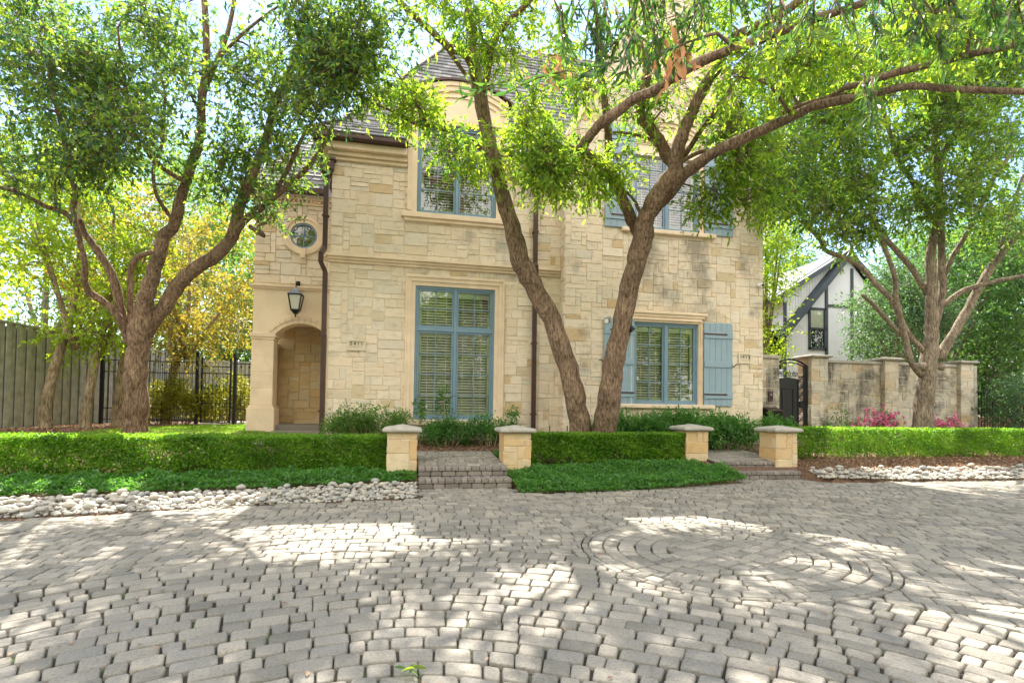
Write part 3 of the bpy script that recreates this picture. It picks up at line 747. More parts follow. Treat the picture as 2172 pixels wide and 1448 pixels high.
# left wing with porch
AX0, AX1, ZS, ZA = -3.12, -1.95, 3.08, 3.34
axc = (AX0+AX1)/2; ahw = (AX1-AX0)/2
def arcw(x, off=0):
    R = (ahw**2+(ZA-ZS)**2)/(2*(ZA-ZS))+off; return ZA+off-R+sqrt(max(0, R*R-(x-axc)**2))
wm = MB(); n = 14; xa = [AX0+(AX1-AX0)*i/n for i in range(n+1)]
wm.extr([(-3.65, ZS), (AX0, ZS), (AX0, 4.2), (-3.65, 4.2)], YW, YW+.34); wm.extr([(AX1, .6), (-1.75, .6), (-1.75, 4.2), (AX1, 4.2)], YW, YW+.34)
wm.extr([(x, arcw(x)) for x in xa]+[(AX1, 4.2), (AX0, 4.2)], YW, YW+.34)
wm.box(-3.65, -1.75, YW+.34, 15.1, 3.5, 3.6); wm.box(-3.65, -3.35, YW+.34, 14.8, 3.2, 3.5)
hp(wm, 'porch_wall', 'plaster')
vm = MB()
for lo, hi_, pr in ((.0, .10, .05), (.10, .17, .075)):
    N_ = 11; x0_, x1_ = AX0-.02, AX1+.02
    for i in range(N_):
        ts = [i/N_+.002, (i+1)/N_-.002]; R = (ahw**2+(ZA-ZS)**2)/(2*(ZA-ZS)); zc = ZA-R; t0 = math.asin(ahw/R)
        q = []
        for rr, seq in ((R+lo, (0, .5, 1)), (R+hi_, (1, .5, 0))):
            for s_ in seq:
                tt = -t0*1.06+2*t0*1.06*(ts[0]+(ts[1]-ts[0])*s_); q.append((axc+rr*sin(tt), zc+rr*cos(tt)))
        vm.extr(q, YW-pr, YW-.0)
hp(vm, 'arch_voussoirs', 'trim')
def pil(x0, x1, y0, y1, zb, zt):
    pm = MB()
    z = zb+.62
    pm.box(x0-.06, x1+.06, y0-.06, y1+.04, zb-.1, zb+.56); pm.box(x0-.03, x1+.03, y0-.03, y1+.02, zb+.56, z)
    for k in range(4): h_ = (zt-.16-z)/4; pm.box(x0, x1, y0, y1, z+k*h_+.003, z+(k+1)*h_-.003)
    pm.box(x0+.004, x1-.004, y0+.004, y1-.004, z, zt-.1)
    pm.box(x0-.02, x1+.02, y0-.02, y1+.02, zt-.16, zt-.1); pm.box(x0-.045, x1+.045, y0-.045, y1+.04, zt-.1, zt)
    hp(pm, 'porch_pier', 'trim', bevel=.012)
pil(-3.66, -3.16, YW-.03, YW+.36, .72, ZS); pil(-3.68, -3.44, 14.75, 15.08, .78, 3.0)
sm = MB(); ashlar(sm, -3.44, -1.78, .75, 3.5, lambda u, v, w_: (u, 15.1-w_, v)); sm2 = MB()
hp(sm, 'porch_back_wall', M['pierstone'])
fl = MB(); fl.box(-3.6, -1.76, YW+.1, 15.1, .6, .86); fl.box(-3.1, -1.76, YW-.35, YW+.1, .5, .74); hp(fl, 'porch_floor', 'brick', bevel=.015)
cm = MB(); cm.box(-3.65, -1.75, 15.11, 15.4, .5, 6.3); wallcore(cm, -3.65, -1.75, 4.2, 6.35, [(-2.83, -2.25, 5.22, 5.78)], YW+.01, YW+.3); cm.box(-3.65, -3.4, 15.4, 19.8, .5, 6.35); cm.box(-3.65, -3.4, YW+.3, 15.11, 3.6, 6.35)
hp(cm, 'wing_wall', 'mortar')
sm = MB(); rc = (-2.54, 5.5)
ashlar(sm, -3.65, -1.75, 4.3, 6.25, lambda u, v, w_: (u, YW-w_, v), test=lambda u, v: hypot(u-rc[0], v-rc[1]) > .42, cu=.12)
hp(sm, 'wing_wall_stone', 'stone')
sc = MB(); sc.box(-3.72, -1.76, YW-.07, YW+.02, 4.2, 4.25).box(-3.69, -1.76, YW-.04, YW+.02, 4.15, 4.2); hp(sc, 'wing_string_course', 'trim', bevel=.008)
sc = MB(); sc.box(-3.75, -1.76, YW-.12, YW+.02, 6.36, 6.46).box(-3.69, -1.76, YW-.05, YW+.02, 6.25, 6.31)
x = -3.7
while x < -1.8: sc.box(x, x+.05, YW-.09, YW, 6.31, 6.36); x += .1
hp(sc, 'wing_cornice', 'trim')
MB().box(-3.95, -1.98, YW-.3, YW-.13, 6.46, 6.58).build('wing_gutter', M['brown'], H, bevel=.02).location = -HO
rt, rb_ = MB(), MB()
roofplane(rt, rb_, [(-3.98, YW-.28, 6.58), (-1.95, YW-.28, 6.58), (-1.95, 15.3, 9.1), (-2.5, 15.3, 9.1)]); roofplane(rt, rb_, [(-3.98, 20, 6.58), (-3.98, YW-.28, 6.58), (-2.5, 15.3, 9.1), (-2.5, 19, 9.1)])
hp(rb_, 'wing_roof_deck', 'slate'); hp(rt, 'wing_roof', 'slate')
def ring(mb, c, r0, r1, y0, y1, n=36, a0=0, a1=2*pi):
    for i in range(n):
        t0, t1 = a0+(a1-a0)*i/n, a0+(a1-a0)*(i+1)/n
        mb.extr([(c[0]+r0*cos(t0), c[1]+r0*sin(t0)), (c[0]+r1*cos(t0), c[1]+r1*sin(t0)), (c[0]+r1*cos(t1), c[1]+r1*sin(t1)), (c[0]+r0*cos(t1), c[1]+r0*sin(t1))], y0, y1)
rw = MB(); ring(rw, rc, .27, .315, YW-.02, YW+.06); rw.box(rc[0]-.011, rc[0]+.011, YW-.0, YW+.05, rc[1]-.27, rc[1]+.27).box(rc[0]-.27, rc[0]+.27, YW+.003, YW+.047, rc[1]-.011, rc[1]+.011)
rwo = hp(rw, 'round_window', 'blue')
p = MB(); p.add([(rc[0]+.28*cos(2*pi*i/32), YW+.03, rc[1]+.28*sin(2*pi*i/32)) for i in range(32)], [tuple(range(32))]); p.build('pane', M['glass'], rwo)
p = MB(); p.add([(rc[0]+.31*cos(2*pi*i/32), YW+.16, rc[1]+.31*sin(2*pi*i/32)) for i in range(32)], [tuple(range(32))]); p.build('shade', M['L_yel'] if False else plain('pale_green_shade', (.42,.45,.22), .8, .2, 6), rwo)
p = MB(); ring(p, rc, .315, .40, YW-.05, YW); ring(p, rc, .40, .47, YW-.075, YW)
p.extr([(rc[0]-.05, rc[1]-.56), (rc[0]+.05, rc[1]-.56), (rc[0]+.075, rc[1]-.34), (rc[0]-.075, rc[1]-.34)][::1], YW-.10, YW)
p.build('surround', M['trim'], rwo)
# ------------------------------------------------------------------ things on the house
ln = empty('wall_lantern', (-2.64, YW-.26, 3.55)); tag(ln, 'black wall lantern with frosted glass hanging above the porch arch', 'lantern')
def frus(mb, r0, z0, r1, z1, off=0, y=0):
    mb.add([(-r0,-r0,z0),(r0,-r0,z0),(r0,r0,z0),(-r0,r0,z0),(-r1,-r1,z1),(r1,-r1,z1),(r1,r1,z1),(-r1,r1,z1)], [(3,2,1,0),(4,5,6,7),(0,1,5,4),(1,2,6,5),(2,3,7,6),(3,0,4,7)])
b = MB()
for sx, sy in ((-1,-1),(1,-1),(1,1),(-1,1)): b.bar((sx*.09, sy*.09, .08), (sx*.145, sy*.145, .42), .022, .022)
frus(b, .10, .05, .095, .085); frus(b, .155, .42, .165, .445); frus(b, .04, -.02, .08, .05); b.tube([(0,0,-.10),(0,0,-.06),(0,0,-.02)], [.008,.022,.012], 8)
b.build('lantern_frame', M['iron'], ln)
b = MB(); frus(b, .155, .445, .05, .56); frus(b, .05, .56, .03, .60); b.build('lantern_roof', plain('pewter_lantern_roof', (.20,.23,.28), .35, .1, 5, .4), ln)
b = MB(); frus(b, .082, .088, .137, .418); b.build('lantern_glass', M['lampglass'], ln)
b = MB(); b.tube([(0,0,.6),(0,0,.70),(0,.05,.76),(0,.14,.76),(0,.24,.72)], .014, 8); b.box(-.04, .04, .225, .255, .55, .82); b.build('bracket', M['iron'], ln)
sc_ = empty('security_camera', (8.88, YR-.03, 4.62)); tag(sc_, 'small white security camera on the stone wall near the right corner', 'camera')
b = MB(); b.tube([(0,0,0),(0,-.05,0)], .05, 14); b.tube([(0,-.04,0),(-.01,-.11,-.02)], .022, 8); b.build('mount', M['white'], sc_, smooth=False)
b = MB(); b.tube([(.03,-.10,.0),(-.02,-.20,-.035)], [.042,.042], 14); b.build('camera_body', M['white'], sc_)
b = MB(); b.tube([(-.021,-.202,-.0356),(-.0225,-.205,-.0366)], .03, 14); b.build('lens', M['iron'], sc_)
# ------------------------------------------------------------------ garden wall, gate
YG = 13.1
def gwall(name, x0, x1, z1, y, label, cap=True, group=None):
    e = empty(name, ((x0+x1)/2, y, .7)); tag(e, label, 'wall', group); s = MB(); o = Vector(((x0+x1)/2, y, .7))
    ashlar(s, x0, x1, .6, z1, lambda u, v, w_: (u-o.x, -w_, v-o.z), cu=.14, cv=.12)
    s.build('wall_face', M['wallstone'], e); MB().box(x0-o.x+.003, x1-o.x-.003, 0, .26, -.2, z1-.7).build('wall_core', M['mortar'], e)
    if cap: MB().box(x0-o.x, x1-o.x, -.07, .33, z1-.698, z1-.61).build('coping', M['cap'], e, bevel=.015)
    return e
GG = 'stone garden wall panels'
gwall('garden_wall', 9.03, 10.32, 2.86, 12.85, 'short stone wall between the house corner and the black garden gate')
gwall('garden_wall', 12.0, 14.0, 2.83, YG, 'weathered stone garden wall panel just right of the gate pier', group=GG)
gwall('garden_wall', 14.5, 16.85, 2.83, YG, 'weathered stone garden wall panel behind the right tree trunk', group=GG)
PG = 'tall capped piers of the garden wall'
for x, s_, lb in ((11.72, .56, 'tall stone pier with cap right of the black iron gate'), (14.26, .50, 'tall stone pier with cap in the middle of the garden wall'), (17.08, .50, 'tall stone pier with cap at the right end of the garden wall')):
    pier(x, YG+.1, s_, .65, 2.95, s_+.2, lb, PG, 'wallstone', 'wall_pier', .05, .08)
e = empty('rain_pipe', (17.44, YG-.06, .6)); tag(e, 'pale grey rain pipe beside the last pier of the garden wall', 'pipe')
MB().box(-.06, .06, -.05, .05, 0, 2.3).build('pipe', M['cap'], e); MB().box(-.15, -.062, -.05, .04, 2.12, 2.26).build('outlet', M['brown'], e)
ic = empty('intercom', (10.02, 12.8, 1.80)); tag(ic, 'small dark intercom panel on the short wall above the mailbox', 'intercom')
MB().box(-.075, .075, 0, .035, -.14, .14).build('backplate', M['brown'], ic, bevel=.008); MB().tube([(0, 0, .04), (0, -.012, .04)], .022, 12).build('call_button', M['cap'], ic); MB().box(-.04, .04, -.006, 0, -.09, -.03).build('speaker_grille', M['iron'], ic)
mbx = empty('mailbox', (9.98, 12.62, 1.05)); tag(mbx, 'black wall mailbox hung on the short wall beside the garden gate', 'mailbox')
MB().add([(-.21,-.0,0),(.21,0,0),(.21,.2,0),(-.21,.2,0),(-.21,-.06,.34),(.21,-.06,.34),(.21,.2,.42),(-.21,.2,.42)], [(3,2,1,0),(4,5,6,7),(0,1,5,4),(1,2,6,5),(2,3,7,6),(3,0,4,7)]).build('box', M['iron'], mbx, bevel=.01)
MB().add([(-.225,-.085,.33),(.225,-.085,.33),(.225,.2,.425),(-.225,.2,.425),(-.225,-.085,.35),(.225,-.085,.35),(.225,.2,.445),(-.225,.2,.445)], [(3,2,1,0),(4,5,6,7),(0,1,5,4),(1,2,6,5),(2,3,7,6),(3,0,4,7)]).build('lid', M['brown'], mbx, bevel=.006)
gt = empty('garden_gate', (10.9, YG, .7)); tag(gt, 'black wrought iron garden gate with arched scrollwork top', 'gate')
gx0, gx1 = -.56, .53; a = MB()
def garc(x, z0, r): h = .545; R = (h*h+r*r)/(2*r); return z0-R+r+sqrt(max(0, R*R-(x+.015)**2))
a.box(gx0, gx0+.06, -.03, .03, 0, 2.02).box(gx1-.10, gx1, -.05, .03, 0, 2.02)
pts = [(gx0+(gx1-gx0)*i/18, 0, garc(gx0+(gx1-gx0)*i/18, 2.0, .19)) for i in range(19)]; a.tube(pts, .028, 8)
pts = [(x, 0, z-.09) for x, _, z in pts]; a.tube(pts, .018, 8); a.box(gx0, gx1, -.02, .02, .02, .07)
a.build('gate_frame', M['iron'], gt)
d = MB(); px0, px1 = gx0+.10, gx1-.28
d.extr([(px0, .07), (px1, .07), (px1, 1.62), ((px0+px1)/2, 1.67), (px0, 1.62)], -.012, .012)
for x in (px0+.0, px1-.03, px0+.16, px1-.19): d.box(x, x+.03, -.03, -.013, .08, 1.6 if x in (px0, px1-.03) else 1.36)
d.box(px0+.19, px1-.19, -.03, -.013, 1.33, 1.36); d.build('gate_panel', plain('charcoal_sheet', (.014,.014,.016), .5, .1, 5), gt)
SCR = MB()
def spiral(mb, c, r, dirn, turns=1.3, t0=0, th=.011, flip=1):
    pts = []
    for i in range(19):
        t_ = t0+dirn*turns*2*pi*i/18; rr = r*(1-.78*i/18); pts.append((c[0]+rr*cos(t_)*flip, 0, c[1]+rr*sin(t_)))
    (MB().tube(pts, th, 5)).build('scroll', M['iron'], gt) if mb is SCR else mb.tube(pts, th, 5)
s_ = SCR
for i in range(7):
    z = .22+i*.235; spiral(s_, (gx1-.19, z), .085, 1 if i % 2 else -1, 1.3, pi/2 if i % 2 else -pi/2); MB().tube([(gx1-.27, 0, z-.1), (gx1-.19, 0, z+.0), (gx1-.11, 0, z+.11)], .01, 5).build('scroll', M['iron'], gt)
    spiral(s_, (gx0+.075, z), .04, 1, 1.2, pi/2, .008)
for k in range(3):
    cx_ = -.33+k*.235
    for f in (-1, 1): spiral(s_, (cx_+f*.055, 1.78), .062, 1, 1.3, pi/2, .012, f)
s_.tube([(gx0+.05, 0, 1.70), (gx1-.1, 0, 1.70)], .012, 6); s_.build('scroll_rail', M['iron'], gt)
MB().box(gx1-.26, gx1-.12, -.05, .02, .78, .98).build('lock', M['iron'], gt)
# ------------------------------------------------------------------ left fences
def board_fence(name, p, q, z0, z1, label, wd=.15):
    p = Vector((*p, 0)); q = Vector((*q, 0)); L = (q-p).length; d = (q-p)/L; nrm = Vector((d.y, -d.x, 0)); e = empty(name, (p.x, p.y, z0)); tag(e, label, 'fence')
    m_ = MB(); x = 0
    while x < L:
        o = .03*(int(x/wd) % 2)+random.uniform(0, .004); a = d*x+nrm*o; b_ = d*min(L, x+wd-.02)+nrm*o
        a1 = a+nrm*.02; b1 = b_+nrm*.02; zt = z1-z0+random.uniform(-.01, .01)
        m_.add([(*a.xy, 0), (*b_.xy, 0), (*b1.xy, 0), (*a1.xy, 0), (*a.xy, zt), (*b_.xy, zt), (*b1.xy, zt), (*a1.xy, zt)], [(0,1,2,3),(7,6,5,4),(0,4,5,1),(1,5,6,2),(2,6,7,3),(3,7,4,0)], random.random(), random.random()); x += wd
    m_.bar((nrm.x*-.02, nrm.y*-.02, 0), (*(d*L-nrm*.02).xy, 0), .015, (z1-z0-.06)*2); m_.build('boards', M['fence'], e)
    r = MB(); r.bar((0, 0, z1-z0+.03)+Vector()*0 if False else (0, 0, z1-z0+.03), (*(d*L).xy, z1-z0+.03), .12, .05); r.build('cap_rail', M['fence'], e); return e
board_fence('wooden_fence', (-9.9, 9.5), (-8.6, 21.5), .6, 3.2, 'tall grey green board fence along the left side of the garden')
board_fence('wooden_fence', (-8.6, 21.6), (-3.4, 22.4), .7, 3.0, 'grey board fence across the back of the side garden beyond the iron gate')
YI = 17.0
def iron_panel(parent, x0, x1, z1, sp=.115, kind='spear'):
    b = MB(); x = x0+sp/2; i = 0
    while x < x1:
        zt = z1 if i % 2 == 0 else z1-.25
        b.box(x-.006, x+.006, -.006, .006, 0, zt)
        b.lathe((x, 0, zt), [(.001, 0), (.026, .04), (.012, .07), (.001, .14)], 4); x += sp; i += 1
    for z in (.12, .45, z1-.45, z1-.12): b.box(x0, x1, -.012, .012, z, z+.025)
    x = x0+.06
    for j in range(int((x1-x0)/.115)-1): b.box(x0+j*.115+.112, x0+j*.115+.118, -.003, .003, .12, .45)
    return b
f = empty('iron_fence', (-6.5, YI, .75)); tag(f, 'black iron fence with spear finials left of the iron side gate', 'fence')
fx = [atY(p_, 850, YI).x for p_ in (215, 417, 425, 490, 497, 533)]
iron_panel(f, fx[0]+6.5, fx[1]+6.5, 1.95).build('railing', M['iron'], f)
for x in (fx[0], fx[1]): MB().box(x+6.5-.04, x+6.5+.04, -.04, .04, 0, 2.15).build('post', M['iron'], f)
f = empty('iron_fence', (fx[4], YI, .75)); tag(f, 'short black iron fence panel between the side gate and the porch', 'fence')
iron_panel(f, 0, fx[5]-fx[4]+.3, 1.95).build('railing', M['iron'], f); MB().box(-.04, .04, -.04, .04, 0, 2.15).build('post', M['iron'], f)
f = empty('side_gate', (fx[2], YI, .75)); tag(f, 'see-through iron side gate with pale scroll band leading into the side garden', 'gate')
gw = fx[3]-fx[2]; b = MB(); b.box(0, .05, -.02, .02, .05, 2.0).box(gw-.05, gw, -.02, .02, .05, 2.0)
for z in (.05, .62, 1.52, 1.72): b.box(.05, gw-.05, -.015, .015, z, z+.03)
x = .12
while x < gw-.08: b.box(x-.006, x+.006, -.006, .006, .08, 1.52 if True else 0); x += .1
b.build('gate_frame', M['iron'], f)
s_ = MB(); x = .14
while x < gw-.1: spiral(s_, (x, 1.62), .05, 1, 1.1, 0, .008); x += .12
s_.build('scroll_band', M['cap'], f)
# right iron fence
f = empty('iron_fence', (17.6, YG, .7)); tag(f, 'black iron fence to the right of the garden wall', 'fence')
b = MB(); x = .1
while x < 6: b.box(x-.008, x+.008, -.008, .008, 0, 1.55); x += .11
b.box(0, 6, -.012, .012, .15, .18).box(0, 6, -.012, .012, 1.35, 1.38); b.build('railing', M['iron'], f)
MB().box(1.55, 1.63, -.04, .04, 0, 1.6).build('post', M['blue'], f)
bw = empty('brick_wall', (20, 15.2, .7)); tag(bw, 'low red brick wall behind the iron fence at the right edge', 'wall')
s_ = MB(); ashlar(s_, -2.5, 6, 0, .6, lambda u, v, w_: (u, -w_, v), cu=.1, cv=.075, gap=.006, relief=.01); s_.build('bricks', stone('red_brown_brick', [(0, (.20,.09,.06)), (1, (.30,.17,.12))], .5), bw); MB().box(-2.49, 5.99, .0, .2, 0, .6).build('core', M['mortar'], bw)
# ------------------------------------------------------------------ neighbour house
NY = 22.
def nP(px, py): v = atY(px, py, NY); return (v.x, v.z)
nb = empty('tudor_house', (nP(1780, 700)[0], NY, .8)); NO = Vector(nb.location); tag(nb, 'white tudor style neighbouring house with dark timber framing', 'house')
def npart(m_, nm, mat, par=None):
    o = m_.build(nm, M[mat], par or nb)
    if par is None: o.location = -NO
    return o
ap = nP(1792, 540); lf = nP(1648, 716); lw = nP(1664, 640); rx = ap[0]*2-lf[0]
wall = MB(); wall.extr([(lw[0], .5), (rx, .5), (rx, lf[1]), ap, (lw[0], lf[1]+(ap[1]-lf[1])*(lw[0]-lf[0])/(ap[0]-lf[0]))], NY, NY+9); npart(wall, 'wall', 'stucco')
sd = MB(); u0 = nP(1664, 622); u1 = nP(1782, 548); x = lw[0]
while x < ap[0]-.1:
    sd.box(x, x+.14, NY+.02, NY+.06, 3.5, u0[1]+(u1[1]-u0[1])*(x-u0[0])/(u1[0]-u0[0])); x += .16
sd.extr([(lw[0], 3.5), (ap[0], 3.5), (ap[0], u1[1]), (lw[0], u0[1])], NY+.06, NY+8); npart(sd, 'siding', 'stucco')
rf = MB(); q0, q1 = nP(1632, 640), nP(1792, 538)
rf.bar((q0[0], NY-.1, q0[1]), (q1[0], NY-.1, q1[1]), .5, .22, up=(-(q1[1]-q0[1]), 0, q1[0]-q0[0]))
rf.bar((q0[0], NY+4.6, q0[1]+.05), (q1[0], NY+4.6, q1[1]+.05), 9, .2, up=(-(q1[1]-q0[1]), 0, q1[0]-q0[0]))
rf.bar((q1[0], NY+4.5, q1[1]), (q1[0]+4.5, NY+4.5, q1[1]-3.8), 9.6, .2, up=(3.8, 0, 4.5)); npart(rf, 'roof', 'beam')
bm = MB(); d_ = ((ap[0]-lf[0]), (ap[1]-lf[1])); bm.bar((lf[0], NY-.25, lf[1]), (ap[0], NY-.25, ap[1]), .5, .26, up=(-d_[1], 0, d_[0]))
for px, t_, b_ in ((1664, 640, 800), (1752, 590, 800), (1806, 570, 800), (1870, 620, 800)):
    (x, zt), (_, zb) = nP(px, t_), nP(px, b_); bm.box(x-.07, x+.07, NY-.06, NY+.01, zb, zt)
for pa, pb, y_ in ((1692, 1712, 662), (1753, 1806, 648), (1806, 1900, 650)):
    (x0, z), (x1, _) = nP(pa, y_), nP(pb, y_-2); bm.box(x0, x1, NY-.055, NY+.01, z-.06, z+.06)
npart(bm, 'timber_framing', 'beam')
(x0, z1), (x1, z0) = nP(1714, 652), nP(1750, 742); wf = MB()
for a_ in ((x0, x0+.09, z0, z1), (x1-.09, x1, z0, z1), (x0, x1, z1-.1, z1), (x0, x1, z0, z0+.1), (x0, x1, (z0+z1)/2-.04, (z0+z1)/2+.04)): wf.box(a_[0], a_[1], NY-.09, NY+.0, a_[2], a_[3])
wo_ = npart(wf, 'window', 'beam'); MB().add([(x0, NY-.03, z0), (x1, NY-.03, z0), (x1, NY-.03, z1), (x0, NY-.03, z1)], [(0,1,2,3)]).build('pane', M['glass'], wo_)
MB().add([(x0, NY-.015, z0), (x1, NY-.015, z0), (x1, NY-.015, (z0+z1)/2), (x0, NY-.015, (z0+z1)/2)], [(0,1,2,3)]).build('dark_room', M['dark'], wo_)
MB().add([(x0, NY-.015, (z0+z1)/2), (x1, NY-.015, (z0+z1)/2), (x1, NY-.015, z1), (x0, NY-.015, z1)], [(0,1,2,3)]).build('blind', M['blind'], wo_)
# ------------------------------------------------------------------ foliage
def unit(a): return a/np.maximum(np.linalg.norm(a, axis=1, keepdims=True), 1e-9)
def leaf_arrays(P_, A, L, W, fine=False, up=.6):
    """P base points, A axis dirs, L lengths, W half widths"""
    n = len(P_); A = unit(A); ref = NR.randn(n, 3)*.55+np.array([0, 0, up]); s = unit(np.cross(A, ref)); nn = np.cross(s, A)
    L = L[:, None]; W = W[:, None]
    if not fine:
        f = nn*W*.35
        V = np.stack([P_, P_+A*L*.45+s*W-f*0+f, P_+A*L-nn*L*.06, P_+A*L*.45-s*W+f], 1).reshape(-1, 3)
        b = np.arange(n)[:, None]*4; F = np.concatenate([b+np.array([[0, 1, 2]]), b+np.array([[0, 2, 3]])], 1).reshape(-1, 3); rep = 2
        return V, F, rep
    f = nn*W*.4; d = nn*L
    V = np.stack([P_, P_+A*L*.3+s*W*.8+f, P_+A*L*.3, P_+A*L*.3-s*W*.8+f, P_+A*L*.65+s*W*.85+f-d*.06, P_+A*L*.65-d*.08, P_+A*L*.65-s*W*.85+f-d*.06, P_+A*L-d*.2], 1).reshape(-1, 3)
    b = np.arange(n)[:, None]*8
    T_ = np.array([[0,1,2],[0,2,3],[1,4,5],[1,5,2],[2,5,6],[2,6,3],[4,7,5],[5,7,6]])
    F = (b[:, None, :]+T_[None]).reshape(-1, 3); return V, F, 8
class Crown:
    def __init__(s): s.P = []; s.A = []; s.L = []; s.W = []; s.R = []; s.tw = []
    def puff(s, c, R, nt, L=.075, asp=.36, m=9, tl=.34, droop=.25, flat=1., tint=None):
        c = np.array(c); d = unit(NR.randn(nt, 3)); r = NR.rand(nt, 1)**.5
        p = c+d*r*np.array([R, R, R*flat]); D = unit(d*.7+NR.randn(nt, 3)*.6-np.array([0, 0, droop*.6]))
        ll = tl*(.6+.8*NR.rand(nt, 1)); pr = NR.rand() if tint is None else tint
        s.tw.append((p, D, ll))
        for k in range(m):
            t = (k+.6)/m; q = p+D*ll*t-np.array([0, 0, 1])*ll*t*t*droop*.5
            a = unit(D*.75+NR.randn(nt, 3)*.55-np.array([0, 0, droop]))
            s.P.append(q); s.A.append(a); s.L.append(L*(.65+.6*NR.rand(nt))); s.R.append(np.clip(pr*.45+.55*NR.rand(nt), 0, 1))
            s.W.append(s.L[-1]*asp*.5*(.8+.4*NR.rand(nt)))
    def build(s, name, mat, parent, off, fine=False, up=.6):
        P_ = np.concatenate(s.P)-np.array(off); V, F, rep = leaf_arrays(P_, np.concatenate(s.A), np.concatenate(s.L), np.concatenate(s.W), fine, up)
        return npmesh(name, V, F, M[mat], parent, np.repeat(np.concatenate(s.R), rep), smooth=fine)
    def twigs(s, parent, off, mat, r=.004, name='twigs', frac=1.):
        p = np.concatenate([a for a, _, _ in s.tw]); D = np.concatenate([b for _, b, _ in s.tw]); l = np.concatenate([c for _, _, c in s.tw])
        k = NR.rand(len(p)) < frac; p, D, l = p[k]-np.array(off), D[k], l[k]; n = len(p)
        q = p-D*l*.8; e = p+D*l*.8; s1 = unit(np.cross(D, NR.randn(n, 3))); s2 = np.cross(D, s1)
        V = np.stack([q+s1*r*1.5, q-s1*r*.7+s2*r*1.2, q-s1*r*.7-s2*r*1.2, e], 1).reshape(-1, 3)
        b = np.arange(n)[:, None]*4; F = np.concatenate([b+np.array([[0,1,3]]), b+np.array([[1,2,3]]), b+np.array([[2,0,3]])], 1).reshape(-1, 3)
        return npmesh(name, V, F, M[mat], parent)
def smooth_line(pts, k=4):
    """Catmull-Rom through (Vector, r)"""
    out = []
    n = len(pts)
    for i in range(n-1):
        p0, p1, p2, p3 = pts[max(i-1, 0)], pts[i], pts[i+1], pts[min(i+2, n-1)]
        for j in range(k):
            t = j/k; v = .5*((2*p1[0])+(-p0[0]+p2[0])*t+(2*p0[0]-5*p1[0]+4*p2[0]-p3[0])*t*t+(-p0[0]+3*p1[0]-3*p2[0]+p3[0])*t**3)
            out.append((v, p1[1]+(p2[1]-p1[1])*t))
    out.append(pts[-1]); return out
class Tree:
    def __init__(s, name, label, cat, base, group=None):
        s.e = empty(name, base); s.o = Vector(base); tag(s.e, label, cat, group); s.nodes = []; s.wood = MB(); s.cr = {}
    def limb(s, pts, seg=12, rough=.16, flare=False):
        pts = [(p-s.o, r) for p, r in pts]; q = smooth_line(pts, 4)
        q2 = []
        for i, (p, r) in enumerate(q):
            k = 1
            q2.append((p+Vector((random.uniform(-1,1), random.uniform(-1,1), random.uniform(-1,1)))*r*.10, r*random.uniform(.95, 1.05)*k))
        s.wood.tube([p for p, _ in q2], [r for _, r in q2], seg, rough); s.nodes += q2
    def plimb(s, L, D0, D1, k=1., **kw):
        n = len(L); pts = []
        for i, (x, y, r) in enumerate(L):
            D = D0+(D1-D0)*i/max(1, n-1); u_ = (x-1086)/1100; pts.append((atD(x, y, D), r*k*.84*D/1100/sqrt(1+u_*u_)))
        s.limb(pts, **kw); return pts
    def link(s, c, r0=.02):
        c = Vector(c)-s.o; best = min(s.nodes, key=lambda q: (q[0]-c).length+(.8 if q[0].z > c.z+.3 else 0)); a = best[0]
        L = (c-a).length
        if L < .15: return
        mid = a.lerp(c, .5)+Vector((random.uniform(-.12, .12), random.uniform(-.12, .12), L*.12)); r0 = min(r0+L*.006, best[1]*.8)
        s.wood.tube([p for p, _ in smooth_line([(a, r0), (mid, r0*.7), (c, r0*.35)], 3)], [r for _, r in smooth_line([(a, r0), (mid, r0*.7), (c, r0*.35)], 3)], 6, 0)
        s.nodes.append((mid, r0*.7)); s.nodes.append((c, r0*.4))
    def puffs(s, key, cs, R, nt, link=True, **k):
        c = s.cr.setdefault(key, Crown())
        for p in cs:
            if link: s.link(p)
            c.puff(tuple(p), R*random.uniform(.75, 1.25), int(nt*random.uniform(.7, 1.3)), **k)
    def done(s, mat, fine=False, bark='bark', tw=True, twf=1., trunk='trunk'):
        s.wood.build(trunk, M[bark], s.e, smooth=True)
        for i, (k, c) in enumerate(s.cr.items()):
            if fine and k == 'near': c.build('near_leaves', 'L_near', s.e, s.o, True)
            else: c.build('crown', k if k in M else mat, s.e, s.o)
            if tw and c.tw: c.twigs(s.e, s.o, bark, frac=twf)
def pix(regs):
    """[(px,py,rx,ry,D0,D1,n)] -> points with real depth"""
    out = []
    for px, py, rx, ry, D0, D1, n in regs:
        for _ in range(n):
            t = random.random()*2*pi; r = sqrt(random.random()); out.append(atD(px+rx*r*cos(t), py+ry*r*sin(t), random.uniform(D0, D1)))
    return out
# ---- centre tree
b0 = atD(1258, 940, 11.0)
tc_ = Tree('oak_tree', 'large twin trunked oak leaning apart in front of the house behind the middle hedge', 'tree', (b0.x, b0.y, gz(b0.y)-.02))
A_ = [(1236,950,32),(1230,905,27),(1222,860,25.5),(1205,780,24.5),(1170,680,24),(1130,600,23.5),(1102,548,25),(1085,480,20),(1062,400,18.5),(1040,310,17.5),(1022,225,18),(1008,150,14),(1000,80,12),(992,0,10),(985,-90,8),(990,-200,6)]
tc_.plimb(A_, 11.0, 9.6, seg=18)
B_ = [(1276,950,36),(1283,905,30),(1290,860,28.5),(1300,780,27.5),(1318,690,25.5),(1335,610,25),(1352,545,25),(1363,498,27),(1371,464,23),(1388,428,24),(1410,395,24),(1429,364,22),(1434,330,19),(1448,281,16.5),(1470,232,16),(1500,172,15),(1527,138,14),(1551,86,13),(1640,40,12),(1700,0,11),(1790,-60,9),(1880,-110,7)]
